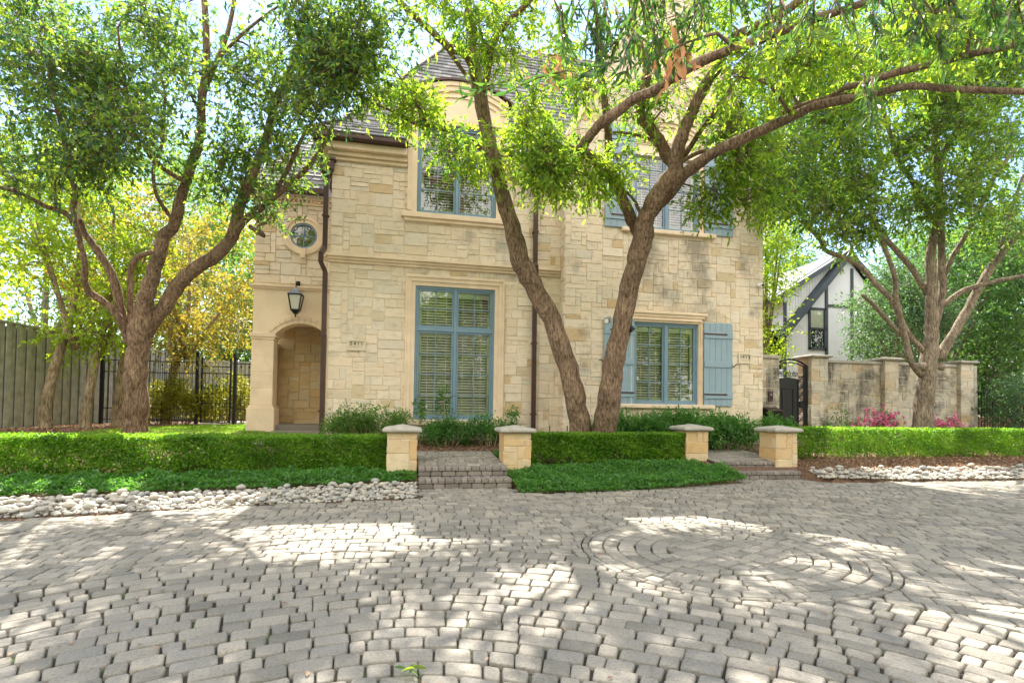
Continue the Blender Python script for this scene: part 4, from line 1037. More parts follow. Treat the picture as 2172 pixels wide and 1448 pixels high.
tc_.plimb(B_, 11.0, 8.2, seg=18)
tc_.plimb([(1006,165,9),(990,120,10),(948,97,9),(910,62,8.5),(872,28,8),(845,0,7),(810,-60,5)], 9.8, 9.0)
tc_.plimb([(988,160,5),(966,128,5),(946,100,5)], 9.8, 9.5, seg=8)
tc_.plimb([(1026,195,9),(1038,130,9),(1050,80,9),(1085,40,8),(1120,5,7),(1155,-40,5)], 9.8, 9.0)
tc_.plimb([(1034,325,8),(1000,300,7),(960,280,6.5),(920,267,6),(880,262,5),(840,240,4),(800,222,3)], 9.9, 9.0, seg=8)
tc_.plimb([(908,266,4.5),(890,232,4),(870,195,3.5),(853,170,3)], 9.6, 9.2, seg=8)
tc_.plimb([(1358,505,18),(1345,475,15),(1332,450,14.5),(1310,395,14),(1291,364,15),(1272,347,15),(1250,331,14),(1231,318,13),(1243,300,12.5),(1269,268,13),(1300,244,13),(1352,207,13),(1386,193,13),(1417,172,13),(1448,152,13),(1493,128,12.5),(1562,103,12.5),(1614,83,12.5),(1669,62,12),(1734,38,12),(1793,20,11),(1860,-5,10),(1950,-40,8)], 10.6, 6.0, seg=14)
tc_.plimb([(1289,360,9),(1291,309,11),(1288,270,9),(1282,215,8.5),(1275,160,8),(1275,110,7),(1270,40,5)], 10.3, 9.2)
tc_.plimb([(1430,350,15),(1418,335,15),(1404,309,15),(1388,281,14),(1366,257,13.5),(1358,230,12.5),(1370,180,12),(1372,140,12),(1356,97,11),(1345,60,10),(1340,0,8),(1345,-80,6)], 10.0, 8.6)
tc_.plimb([(1450,335,7),(1471,301,7),(1493,268,6.5),(1517,235,6.5),(1562,172,6),(1596,138,5.5),(1627,110,5),(1690,70,4)], 9.9, 8.4, seg=8)
tc_.plimb([(1400,430,17),(1425,404,18),(1448,372,16),(1476,350,15.5),(1507,328,15),(1569,297,14.5),(1641,266,14),(1690,242,13.5),(1741,221,13),(1793,211,12),(1862,197,11),(1931,183,10.5),(2035,190,10),(2172,195,10),(2320,200,9)], 10.1, 5.2, seg=14)
tc_.plimb([(1660,240,6),(1707,221,7),(1759,207,7),(1793,186,8),(1835,176,9),(1897,155,11),(1983,135,11),(2052,117,11),(2121,103,11),(2172,93,11),(2290,68,10)], 8.2, 4.6)
tc_.plimb([(1366,492,5),(1362,462,5),(1345,425,4.5),(1325,405,4),(1300,400,3)], 10.2, 9.9, seg=6)
tc_.plimb([(1420,318,5),(1390,300,4.5),(1345,285,4),(1300,280,3)], 9.9, 9.4, seg=6)
tc_.plimb([(1440,345,6),(1480,325,5.5),(1500,320,5)], 9.9, 9.5, seg=6)
LO = dict(L=.115, asp=.36, m=9, tl=.32, droop=.35)
cs = pix([(880,215,45,40,8.9,9.5,5),(800,150,50,60,8.8,9.6,3),(1000,325,60,18,8.9,9.6,3),(930,325,40,20,9,9.4,2),(1110,310,55,45,9,9.8,5),(1200,330,70,45,9,9.9,6),(1130,225,50,40,9,10,3),(1230,150,70,60,8.5,9.8,4),(1190,380,45,25,9,9.6,3),(1260,375,40,30,9.2,9.8,3),(1310,345,35,25,9.4,9.9,2),(1090,60,100,55,8.6,9.8,6),(940,40,60,40,8.6,9.6,3),
    (1560,250,60,60,8.8,9.8,5),(1600,330,50,40,9,9.8,4),(1515,410,20,40,9.6,9.9,3),(1620,410,50,25,9.2,9.8,4),(1450,60,110,60,7.8,9.5,4),(1640,130,90,60,7,9,7),(1340,230,40,30,9.2,9.9,3),(1430,215,25,40,9.2,9.6,2)])
tc_.puffs('L_oak', cs, .40, 38, **LO)
cs = pix([(1750,90,120,60,6.5,8.5,6),(1950,60,150,60,5.5,7.5,6),(1850,150,120,50,6,8,3),(1500,-80,350,60,7,9.5,7),(1000,-90,250,60,8.4,10,4),(1900,-120,300,70,5.5,8,6)])
tc_.puffs('L_oak', cs, .46, 38, **LO)
# high crown out of frame (shades the driveway)
for k in range(2):
    t = random.random()*2*pi; r = sqrt(random.random()); tc_.puffs('L_oak', [Vector((3.1+3.2*r*cos(t), 9.0+2.2*r*sin(t), random.uniform(8.8, 11)))], .5, 40, **LO)
# near hanging twigs
nc = tc_.cr.setdefault('near', Crown())
def spray(p, q, n, L=.10, w=.26, jit=.6):
    p = np.array(p); q = np.array(q); t = np.linspace(.05, 1, n)[:, None]; base = p+(q-p)*t-np.array([0, 0, 1])*(t*t)*.08; d = (q-p)/np.linalg.norm(q-p)
    for _ in range(2):
        a = unit(d*.8+NR.randn(n, 3)*jit-np.array([0, 0, .45])); nc.P.append(base+NR.randn(n, 3)*.01); nc.A.append(a); nc.L.append(L*(.7+.5*NR.rand(n))); nc.W.append(nc.L[-1]*w*.5); nc.R.append(NR.rand(n))
    tc_.wood.tube([Vector(p)-tc_.o, Vector(p+(q-p)*.5)-tc_.o-Vector((0,0,.02)), Vector(q)-tc_.o-Vector((0,0,.08))], [.007, .005, .002], 5)
def pend(px, py, D, n=5, spread=60, ln=70, **k):
    a = atD(px, py, D)
    for _ in range(n): spray(atD(px+random.uniform(-20, 20), py+random.uniform(-20, 10), D+random.uniform(-.1, .1)), atD(px+random.uniform(-spread, spread), py+ln*random.uniform(.5, 1.2), D+random.uniform(-.25, .25)), 8, **k)
pts = [(1450,95),(1330,125),(1200,150),(1080,170),(985,185)]
for i in range(4): spray(atD(*pts[i], 3.6), atD(*pts[i+1], 3.6), 9, L=.11)
tc_.wood.tube([atD(1560, 103, 7.9)-tc_.o, atD(1520, 70, 5.5)-tc_.o, atD(1450, 93, 3.6)-tc_.o], [.03, .018, .008], 6)
tc_.wood.tube([atD(1870, 0, 6.0)-tc_.o, atD(1700, -40, 4.6)-tc_.o, atD(1450, -30, 3.9)-tc_.o, atD(1250, -30, 3.8)-tc_.o], [.035, .025, .016, .008], 6)
tc_.wood.tube([atD(1980, -30, 5.6)-tc_.o, atD(2100, -40, 4.2)-tc_.o, atD(2250, 20, 3.8)-tc_.o], [.03, .02, .01], 6)
for px in range(1190, 1480, 32): pend(px, random.uniform(-30, 30), random.uniform(3.6, 4.4), 4, 40, 80)
for px in range(1260, 1440, 45): pend(px, random.uniform(40, 80), random.uniform(3.6, 4.4), 3, 40, 70)
for px in range(1490, 2172, 75): pend(px, random.uniform(-40, 10), random.uniform(3.8, 4.8), 4, 45, 75)
for px, py in ((1950,60),(1990,90),(1860,60),(2150,60),(2100,20),(1840,200),(1850,215)): pend(px, py-25, 4.2, 3, 25, 60)
tc_.done('L_oak', fine=True)
# ---- left tree
b0 = atD(284, 945, 10.3)
tl = Tree('oak_tree', 'spreading dark green oak with forked trunk behind the long left hedge', 'tree', (b0.x, b0.y, gz(b0.y)-.02))
tl.plimb([(284,955,42),(285,930,35),(287,860,32.5),(290,800,31),(292,745,31),(296,705,33),(303,665,27),(310,630,23),(325,580,20),(338,541,18.5),(349,500,17.5),(366,483,16),(380,432,15),(397,380,14),(414,328,13),(425,276,12.5),(428,207,11.5),(438,155,11),(438,103,10),(436,50,9),(432,-30,8),(428,-150,6)], 10.3, 8.8, seg=18)
tl.plimb([(276,725,15),(262,690,13.5),(235,652,11.5),(193,621,10.5),(180,597,10),(180,562,9.5),(170,514,9),(160,480,8.5),(138,452,8),(97,438,7),(52,414,6.5),(0,397,6),(-80,380,5)], 10.1, 8.0)
tl.plimb([(160,485,7),(156,440,9),(160,407,9),(147,362,8.5),(137,300,8),(124,240,7),(105,150,6),(95,40,4)], 9.2, 8.6)
tl.plimb([(280,715,15),(265,690,13.5),(255,652,13),(248,614,12.5),(231,569,12),(204,528,11),(183,500,10),(168,465,8)], 10.2, 9.4)
tl.plimb([(286,720,10),(278,695,9),(276,640,8.5),(276,586,8),(285,553,8),(305,540,8),(325,536,8)], 10.1, 9.9, seg=10)
tl.plimb([(303,715,22),(318,693,21),(345,655,20),(380,604,19.5),(414,569,19),(459,541,18),(492,500,17),(511,432,14),(539,362,12.5),(566,293,11.5),(587,207,10),(614,155,9),(632,103,8),(646,17,7),(655,-60,6)], 10.2, 9.0, seg=16)
tl.plimb([(495,498,11),(520,466,11),(552,442,10),(594,407,9),(639,369,7),(668,336,6),(690,300,5),(705,265,4)], 9.7, 9.1)
tl.plimb([(578,420,6),(590,396,6),(618,345,5.5),(641,293,5),(684,224,4),(722,150,3)], 9.5, 9.0, seg=8)
tl.plimb([(430,205,7),(455,140,7),(475,95,6.5),(490,40,6),(503,-40,5)], 9.2, 8.8, seg=8)
tl.plimb([(440,185,5),(456,138,5),(500,86,4.5),(552,41,4),(590,14,3)], 9.2, 8.6, seg=8)
tl.plimb([(395,385,8),(350,360,7),(310,320,6),(280,250,5),(260,150,4),(250,60,3)], 9.3, 8.4, seg=8)
tl.plimb([(370,470,6),(335,420,6),(325,360,5),(345,300,5),(350,200,4)], 9.6, 9.4, seg=8)
tl.plimb([(530,480,7),(560,500,6),(548,478,5),(580,470,4)], 9.7, 9.6, seg=6)
tl.wood.tube([atD(318, 690, 10.05)-tl.o-Vector((0, .05, 0)), atD(300, 668, 9.95)-tl.o-Vector((0, .12, 0))], [.12, .10], 14, .12)
LL = dict(L=.105, asp=.42, m=9, tl=.30, droop=.15)
cs = pix([(80,80,110,90,7.6,10.5,12),(250,90,120,100,8,10.5,13),(130,270,150,100,8,10.2,12),(300,240,110,90,8,10.2,9),(400,90,60,90,8,9.8,6),(30,180,50,90,7.6,9.5,5),(200,180,80,60,8,10,5),(620,120,120,130,8.2,9.6,16),(720,60,90,80,8.2,9.6,9),(700,190,70,80,8.4,9.4,7),(550,320,60,50,8.8,9.6,4),(480,330,40,60,9,10,3),(640,320,50,35,8.8,9.4,3),(570,440,40,30,9.2,9.8,2),(430,390,60,40,9,10,4),(180,370,110,60,8.3,9.8,6),(60,340,70,60,7.8,9,3),(790,90,50,70,8.4,9.4,4),(540,200,40,60,9,9.8,3)])
tl.puffs('L_left', cs, .50, 34, **LL)
for k in range(3):
    t = random.random()*2*pi; r = sqrt(random.random()); tl.puffs('L_left', [Vector((-4.2+3.4*r*cos(t), 8.7+2.4*r*sin(t), random.uniform(8.4, 10.4)))], .5, 34, **LL)
tl.done('L_left')
# ---- right tree
b0 = atD(1957, 925, 14.2)
tr_ = Tree('elm_tree', 'mid green tree with many upright limbs before the garden wall, pink roses below', 'tree', (b0.x, b0.y, gz(b0.y)-.02))
tr_.plimb([(1955,925,36),(1957,900,29),(1961,850,24),(1966,805,23),(1972,765,27),(1976,713,18),(1976,652,17),(1976,595,15),(1974,538,13),(1985,470,11),(1990,380,10.5),(1983,276,9),(1983,207,8.5),(1983,138,8),(1997,52,7.5),(2007,-20,6)], 14.2, 13.4, seg=16)
for L in ([(1955,795,12),(1932,765,9.5),(1919,713,9),(1908,671,8.5),(1900,625,8),(1899,595,8),(1885,546,7),(1866,500,6.5),(1850,440,5),(1838,380,4)],
          [(1960,745,9),(1930,712,8),(1904,663,8),(1889,633,7.5),(1858,603,7.5),(1828,568,7),(1790,546,7),(1752,532,6),(1738,508,5),(1700,470,3)],
          [(1922,720,6),(1881,678,6),(1851,644,5.5),(1828,625,4)],
          [(1978,470,8),(1959,432,8),(1931,380,7.5),(1904,338,7),(1890,293,6.5),(1876,242,6),(1870,180,5)],
          [(1984,690,12),(1999,614,12),(1996,557,12),(1997,500,11),(1994,430,10),(1996,345,9),(2028,276,8),(2056,207,7.5),(2087,103,7),(2114,17,6)],
          [(1968,625,9),(1938,576,8.5),(1904,534,8),(1873,500,7),(1850,465,6)],
          [(1996,610,8),(2018,549,8),(2048,500,7.5),(2075,450,7),(2100,390,6.5),(2150,320,5.5)],
          [(1990,760,16),(2018,713,14),(2048,663,13.5),(2079,606,13),(2109,557,13),(2147,511,12),(2172,488,11),(2230,420,9),(2280,330,7)],
          [(2000,648,9),(2041,618,8.5),(2086,603,8),(2172,585,7),(2250,570,6)],
          [(1995,355,5),(2030,372,5),(2055,378,5),(2075,355,4),(2090,330,3)],
          [(2120,545,7),(2135,480,6.5),(2150,430,6),(2172,370,5)]):
    tr_.plimb(L, 14.0, 13.4, seg=10)
for dx in (-14, 8, 22): tr_.wood.tube([atD(1972+dx, 775, 13.95)-tr_.o, atD(1972+dx*1.15, 782, 13.85)-tr_.o], [.11, .07], 10, .2)
LR = dict(L=.13, asp=.44, m=9, tl=.42, droop=.25)
cs = pix([(1760,330,130,110,12,15,26),(1900,200,150,120,12,15,24),(2080,150,110,120,12,15,18),(1690,420,70,50,12.5,14.5,6),(1850,440,110,60,12.5,14.5,10),(2090,400,90,80,12.5,14.8,10),(2060,280,90,80,12.5,15,8),(1720,200,110,80,12.5,15,12),(1950,60,190,60,12,15,14),(1660,130,70,80,12.5,15,7),(2120,60,80,60,12,15,7),(1960,330,70,60,12.5,14.5,4),(2130,520,60,40,13,14,2),(1800,470,50,25,13,14,2)])
tr_.puffs('L_right', cs, .58, 46, **LR)
for k in range(6):
    t = random.random()*2*pi; r = sqrt(random.random()); tr_.puffs('L_right', [Vector((14.5+5*r*cos(t), 11.5+3*r*sin(t), random.uniform(10.5, 13)))], .8, 34, **LR)
tr_.done('L_right', bark='bark2')
# ---- generic background trees
def bgtree(name, label, x, y, h, mat, r, n, nt, L, trunk=(.25,), zc=None, rz=None, bark='bark2', group=None, lean=(0, 0), rx=None, asp=.5, fork=4, off=(0, 0)):
    t = Tree(name, label, 'tree', (x, y, gz(y)), group); z = gz(y); rw = trunk[0]
    zc = zc or h*.62; rz = rz or h*.36; rx = rx or r; top = Vector((x+lean[0], y+lean[1], z+zc*.75))
    t.limb([(Vector((x, y, z-.1)), rw*1.3), (Vector((x, y, z+.5)), rw), (Vector((x+lean[0]*.4, y+lean[1]*.4, z+zc*.4)), rw*.8), (top, rw*.5), (top+Vector((0, 0, rz)), rw*.2)], seg=10)
    for i in range(fork):
        a = random.random()*2*pi; t.limb([(top-Vector((0, 0, zc*.3)), rw*.5), (top+Vector((cos(a)*rx*.4, sin(a)*r*.4, rz*.1)), rw*.35), (top+Vector((cos(a)*rx*.75, sin(a)*r*.75, rz*.6)), rw*.12)], seg=7)
    for k in range(n):
        a = random.random()*2*pi; zz = random.uniform(-1, 1); q = sqrt(1-zz*zz)*random.uniform(.35, 1)**.6
        c = Vector((x+lean[0]+off[0]+rx*q*cos(a), y+lean[1]+off[1]+r*q*sin(a), z+zc+rz*zz)); t.puffs(mat, [c], max(.5, r*.26), nt, L=L, asp=asp, m=8, tl=L*4.5, droop=.2)
    t.done(mat, bark=bark, twf=.4); return t
def px2(px, D): v = atD(px, 900, D); return v.x, v.y
GL = 'slim trees in the bed along the board fence'
x, y = px2(95, 12.4); bgtree('maple_tree', 'bright lime green tree with leaning pale trunk nearest the board fence at the far left', x, y, 7.6, 'L_lime', 1.7, 28, 28, .12, (.12,), zc=4.3, rz=2.3, bark='bark3', group=GL, lean=(.5, .1))
x, y = px2(182, 12.8); bgtree('maple_tree', 'lime green tree with slim bent trunk, second from the left along the fence', x, y, 7.6, 'L_lime', 1.5, 26, 30, .12, (.11,), zc=4.6, rz=2.2, bark='bark3', group=GL, lean=(.3, .3), off=(-.6, 0))
x, y = px2(250, 14); bgtree('plum_tree', 'tree with golden and copper leaves just left of the forked oak trunk', x, y, 7.5, 'L_gold', 1.9, 26, 26, .12, (.14,), zc=4.6, rz=2.0, bark='bark3', group=GL, lean=(.2, .2))
x, y = px2(352, 15.6); bgtree('plum_tree', 'golden leaved tree right of the forked oak trunk before the iron fence', x, y, 7, 'L_gold', 2.2, 38, 30, .12, (.13,), zc=4.4, rz=2.2, bark='bark3', group=GL, lean=(.5, 0), off=(.2, 0))
BT = 'background trees behind the fences and roofs'
BG = [('tall distant green tree behind the forked oak, nearer the board fence', -15, 38, 17, 'L_right', 5), ('tall distant green tree filling the gap left of the porch', -9.5, 42, 17, 'L_dark', 5), ('bright tree far behind the golden trees', -10.5, 34, 12, 'L_lime', 3.5), ('bright green tree beyond the board fence at the far left edge', -16, 18, 12, 'L_lime', 4.2), ('dense green tree standing behind the back fence left of the porch', -5.6, 28.5, 10, 'L_dark', 3.0), ('tall green tree behind the board fence above the golden trees', -12.5, 31, 14, 'L_dark', 4.4), ('broad green tree far behind the side garden, left of the house', -5.5, 37, 16, 'L_right', 4.6),
      ('distant green tree at the left behind the fence corner', -19, 32, 15, 'L_dark', 5.2)]
for lb, x, y, h, mt, r in BG: bgtree('broadleaf_tree', lb, x, y, h, mt, r, 60, 40, .20, (.28,), zc=h*.52, rz=h*.46, group=BT)
x, y = px2(1625, 19); bgtree('broadleaf_tree', 'light green tree rising between the house corner and the white tudor house', x, y, 10, 'L_lime', .8, 40, 28, .12, (.12,), zc=6.2, rz=4.4, group=BT)
x, y = px2(1905, 17.5); bgtree('broadleaf_tree', 'bluish green small tree in front of the white tudor gable, behind the garden wall', x, y, 6, 'L_blue', 1.75, 46, 38, .10, (.12,), zc=3.8, rz=1.6, group=BT, rx=1.15)
x, y = px2(2010, 19); bgtree('broadleaf_tree', 'green tree behind the garden wall hiding the right half of the tudor house', x, y, 9, 'L_dark', 2.6, 60, 44, .14, (.2,), zc=4.4, rz=3.0, group=BT)
x, y = px2(2110, 20); bgtree('broadleaf_tree', 'dark green tree beyond the iron fence at the right edge', x, y, 9, 'L_blue', 3.0, 60, 44, .15, (.2,), zc=4.0, rz=3.4, group=BT)
x, y = px2(2240, 24); bgtree('broadleaf_tree', 'large dark tree outside the right end of the garden', x, y, 13, 'L_dark', 4.5, 60, 44, .20, (.3,), zc=6.2, rz=5.8, group=BT)
x, y = px2(2020, 34); bgtree('broadleaf_tree', 'distant tree showing above the garden wall behind the right tree', x, y, 14, 'L_dark', 5.0, 50, 40, .24, (.3,), zc=7, rz=6, group=BT)
x, y = px2(1640, 34); bgtree('broadleaf_tree', 'distant green tree just right of the stone house above the garden gate', x, y, 15, 'L_right', 3.2, 50, 40, .22, (.3,), zc=7, rz=6.5, group=BT)
x, y = px2(1700, 40); bgtree('broadleaf_tree', 'distant tree behind the tudor roof', x, y, 12, 'L_dark', 4.5, 40, 40, .26, (.3,), zc=6.5, rz=5, group=BT)
for i, (x, y, h) in enumerate(((-9, -17, 12), (-2, -20, 13), (5, -18, 12), (12, -20, 14), (19, -16, 13), (29, -8, 12), (-19, -8, 12))):
    bgtree('street_tree', ('leftmost but one green street tree across the driveway', 'second left street tree across the driveway facing the tall window', 'middle street tree across the driveway facing the gable', 'street tree across the driveway facing the garden gate', 'street tree across the driveway facing the garden wall', 'rightmost street tree across the driveway beyond the iron fence', 'leftmost street tree across the driveway near the board fence')[i], x, y, h+5, 'L_oak', 4.8, 70, 44, .34, (.28,), group='street trees across the driveway', zc=h*.5, rz=h*.42)
# ------------------------------------------------------------------ hedges
def scatter(name, label, cat, mat, pts, axes, L, asp, R=None, fine=False, group=None, kind=None, base=(0, 0, 0), parent=None, up=.8):
    V, F, rep = leaf_arrays(np.array(pts)-np.array(base), np.array(axes), L, L*asp*.5, fine, up)
    o = npmesh(name, V, F, M[mat], parent, np.repeat(R if R is not None else NR.rand(len(L)), rep))
    if not parent: o.location = base; tag(o, label, cat, group, kind)
    return o
def hedge(label, x0, x1, yf0, yf1, dep, z0, z1, nleaf, gapb=.22):
    e = empty('clipped_hedge', ((x0+x1)/2, (yf0+yf1)/2, z0)); tag(e, label, 'hedge', 'clipped box hedges along the driveway'); o = Vector(e.location)
    n = nleaf; side = NR.rand(n); u = NR.rand(n); sh = np.minimum(1, np.abs(NR.randn(n))*.07+.0); v = NR.rand(n); d = NR.rand(n)
    fr_ = side < .55; tp = (side >= .55) & (side < .85)
    X = x0+(x1-x0)*u; ff = yf0+(yf1-yf0)*u
    wob = .02*np.sin(X*3.1)+.018*np.sin(X*7.7+1)+.03*np.sin(X*13+v*9)*np.sin(v*14+X*5)
    Y = np.where(fr_, ff+sh*.9, ff+dep*d); Z = np.where(tp, z1-sh*.5, z0+gapb*.5+(z1-z0-gapb*.5)*v)
    mix = (~fr_ & ~tp); Y = np.where(mix, ff+.06+(dep-.12)*d, Y)
    low = Z < z0+gapb+.05*np.sin(X*5)+.05*NR.randn(n)
    keep = ~low | (NR.rand(n) < .07)
    tb = Z > z1-.10; Z = np.where(tb, np.minimum(Z, z1+.012*NR.randn(n)+.012*np.sin(X*9)), Z); Y = Y+wob*.6
    hole = (np.sin(X*2.3+1.3)*np.sin(Z*9+X*1.7)+.5*np.sin(X*11+Z*13)) > .86
    keep &= ~hole | (NR.rand(n) < .35)
    pts = np.stack([X, Y, Z], 1)[keep]; k = len(pts)
    nrm = np.where(tp[keep][:, None], np.array([[0, 0, 1.]]), np.array([[0, -.8, .5]])); ax = unit(nrm*.5+NR.randn(k, 3)*.9)
    cl = (np.sin(pts[:, 0]*6.1)+np.sin(pts[:, 2]*11+pts[:, 0]*3)+2)/4
    scatter('foliage', None, None, 'L_hedge', pts, ax, .05*(.6+.7*NR.rand(k)), .55, np.clip(cl*.4+.6*NR.rand(k), 0, 1), base=tuple(o), parent=e)
    b = MB(); x = x0+.1
    while x < x1-.08:
        yy = yf0+(yf1-yf0)*(x-x0)/(x1-x0)+dep*.5
        for _ in range(4):
            tx, ty = random.uniform(-.2, .2), random.uniform(-dep*.42, dep*.42)
            b.tube([Vector((x, yy, z0-.1))-o, Vector((x+tx*.5, yy+ty*.6, (z0+z1)/2-.1))-o, Vector((x+tx, yy+ty, z1-.12))-o], [.011, .008, .003], 4, cap=False)
        x += random.uniform(.09, .16)
    b.build('stems', M['bark3'], e); return e
hedge('long clipped hedge left of the brick entry steps', -7.6, -.33, 9.15, 9.42, .85, .12, .80, 64000, .14)
hedge('clipped hedge between the two brick steps in front of the twin trunked oak', 2.32, 5.98, 9.55, 10.0, .62, .17, .855, 34000, .17)
hedge('clipped hedge at the right in front of the garden wall', 8.12, 20.5, 9.9, 10.2, .72, .27, 1.0, 66000, .14)
# ------------------------------------------------------------------ ground covers
def inpoly(x, y, P_):
    c = False
    for i in range(len(P_)):
        (xa, ya), (xb, yb) = P_[i-1], P_[i]
        if (ya > y) != (yb > y) and x < (xb-xa)*(y-ya)/(yb-ya)+xa: c = not c
    return c
def cover(label, poly, n, h, mat, L, name='ground_cover', cat='plants', asp=.5):
    xs2 = [p[0] for p in poly]; ys2 = [p[1] for p in poly]; P_ = []
    while len(P_) < n:
        x, y = random.uniform(min(xs2), max(xs2)), random.uniform(min(ys2), max(ys2))
        if inpoly(x, y, poly):
            ed = 1; hh = h*(.62+.6*mn.noise(Vector((x*2.2, y*2.2, 0)))+.25*mn.noise(Vector((x*7, y*7, 3))))
            for dx, dy in ((.12, 0), (-.12, 0), (0, .12), (0, -.12)):
                if not inpoly(x+dx, y+dy, poly): ed = .5
            P_.append((x, y, gz(y)+hh*ed*random.random()**.45))
    P_ = np.array(P_); ax = unit(NR.randn(n, 3)*np.array([1, 1, .5])+np.array([0, 0, .45])); cl = np.array([.5+.5*mn.noise(Vector((p[0]*3, p[1]*3, 1))) for p in P_])
    return scatter(name, label, cat, mat, P_, ax, L*(.65+.7*NR.rand(n)), asp, np.clip(cl*.5+.5*NR.rand(n), 0, 1), kind='stuff')
cover('dark green trailing vinca covering the bed below the long left hedge', [(-9, 7.8), (-5.5, 8.3), (-2.5, 8.5), (.18, 8.85), (.18, 9.25), (-.32, 9.25), (-.32, 9.45), (-4, 9.3), (-9, 9.1)], 24000, .15, 'L_vinca', .06)
cover('dark green trailing vinca covering the bed below the middle hedge', [(1.80, 8.02), (2.8, 7.95), (4.3, 8.15), (6.3, 8.66), (6.22, 9.2), (5.7, 9.75), (2.3, 9.5), (2.3, 9.3), (1.80, 9.3)], 19000, .17, 'L_vinca', .06)
cover('small green weeds growing at the pier beside the landing', [(1.80, 9.9), (2.4, 9.9), (2.2, 10.8), (1.82, 10.9)], 1600, .25, 'L_vinca', .05)
lawn = [(-7.2, 11.5), (-3.2, 11.2), (-2.2, 12.8), (-3.0, 13.0), (-3.8, 13.4), (-3.7, 16.6), (-5.0, 16.9), (-6.3, 16.0)]
MB().add([(x, y, gz(y)+.008) for x, y in lawn], [tuple(range(len(lawn)))]).build('lawn', plain('lawn_base', (.10,.19,.02), .95, .3, 14))['kind'] = 'structure'
cover('bright green mown lawn behind the left hedge', lawn, 46000, .05, 'L_grass', .045, 'lawn_grass', 'grass', .14)
gp_ = [(-3.3, 11.6), (-1.9, 11.4), (-1.8, 13.2), (-3.1, 13.1)]
MB().add([(x, y, gz(y)+.03) for x, y in gp_], [tuple(range(4))]).build('porch_path', M['brick'])['kind'] = 'structure'
x0_, x1_ = atY(420, 900, 17).x, atY(495, 900, 17).x
MB().add([(x0_, 16.6, .765), (x1_+.2, 16.6, .765), (x1_+.4, 20.5, .80), (x0_, 20.5, .80)], [(0,1,2,3)]).build('side_path', plain('pale_paving', (.42,.38,.33), .9, .15, 5))['kind'] = 'structure'
# mulch chips
def chips(label, poly, n, mat):
    xs2 = [p[0] for p in poly]; ys2 = [p[1] for p in poly]; P_ = []
    while len(P_) < n:
        x, y = random.uniform(min(xs2), max(xs2)), random.uniform(min(ys2), max(ys2))
        if inpoly(x, y, poly): P_.append((x, y, gz(y)+random.uniform(0, .025)))
    ax = unit(NR.randn(n, 3)*np.array([1, 1, .25])); return scatter('mulch_chips', label, 'mulch', mat, P_, ax, .05*(.4+NR.rand(n)), .35, kind='stuff', up=1.5)
M['L_chip'] = leafmat('bark_chips', [(.16,.08,.045), (.30,.18,.11), (.42,.29,.19), (.22,.12,.07)], .02, gloss=.9)
chips('brown bark mulch between the right hedge and the white stones', [(8.0, 9.0), (20, 8.9), (20, 10.4), (8.0, 10.2)], 26000, 'L_chip')
chips('brown bark mulch behind the landing under the tall window', [(-1.5, 10.3), (2.5, 10.3), (5.5, 10.8), (5.5, 12.1), (-1.5, 12.1)], 12000, 'L_chip')
chips('brown leaf litter under the trees along the left board fence', [(-9.6, 10.4), (-4, 10.4), (-5.5, 13), (-6, 17.5), (-9, 17.5)], 16000, 'L_chip')
# ------------------------------------------------------------------ river stones
m, t, b = new('river_stones'); oi = nd(t, 'ShaderNodeObjectInfo')
mm = nd(t, 'ShaderNodeMath', operation='FRACT'); aa = nd(t, 'ShaderNodeMath', operation='ADD'); t.links.new(attr(t), aa.inputs[0]); t.links.new(oi.outputs['Random'], aa.inputs[1]); t.links.new(aa.outputs[0], mm.inputs[0])
c = ramp(t, mm.outputs[0], [(0, (.36,.33,.28)), (.3, (.47,.45,.40)), (.5, (.28,.28,.28)), (.75, (.50,.44,.36)), (1, (.38,.36,.33))])
c = mixc(t, .5, c, ramp(t, nsrc(t, 18, 5, .7), [(.3, (.7,.68,.65)), (.6, (1,1,1))]), 'MULTIPLY')
t.links.new(c, b.inputs['Base Color']); b.inputs['Roughness'].default_value = .7; bump(t, b, nsrc(t, 50), .3, .004); M['river'] = m
def pebv(sc, ra=None):
    bm = bmesh_ico; V = []
    ph = random.random()*10; Rm = Matrix.Rotation(random.random()*6.28, 3, 'Z') @ Matrix.Rotation(random.uniform(-.35, .35), 3, 'X')
    for v in bm[0]:
        k = 1+.16*mn.noise(v*1.1+Vector((ph, 0, 0))); q = Rm @ Vector((v.x*sc[0]*k, v.y*sc[1]*k, v.z*sc[2]*k)); V.append(q)
    return V
import bmesh
bm_ = bmesh.new(); bmesh.ops.create_icosphere(bm_, subdivisions=2, radius=1); bmesh_ico = ([v.co.copy() for v in bm_.verts], [tuple(x.index for x in f.verts) for f in bm_.faces]); bm_.free()
protos = []
for i in range(10):
    p = MB(); p.add(pebv((1, random.uniform(.62, .85), random.uniform(.45, .62))), bmesh_ico[1], random.random()); me_o = p.build('river_stone', M['river'], smooth=True); protos.append(me_o.data); bpy.data.objects.remove(me_o)
def yfl(x): return edge(x)+.03
cand = []
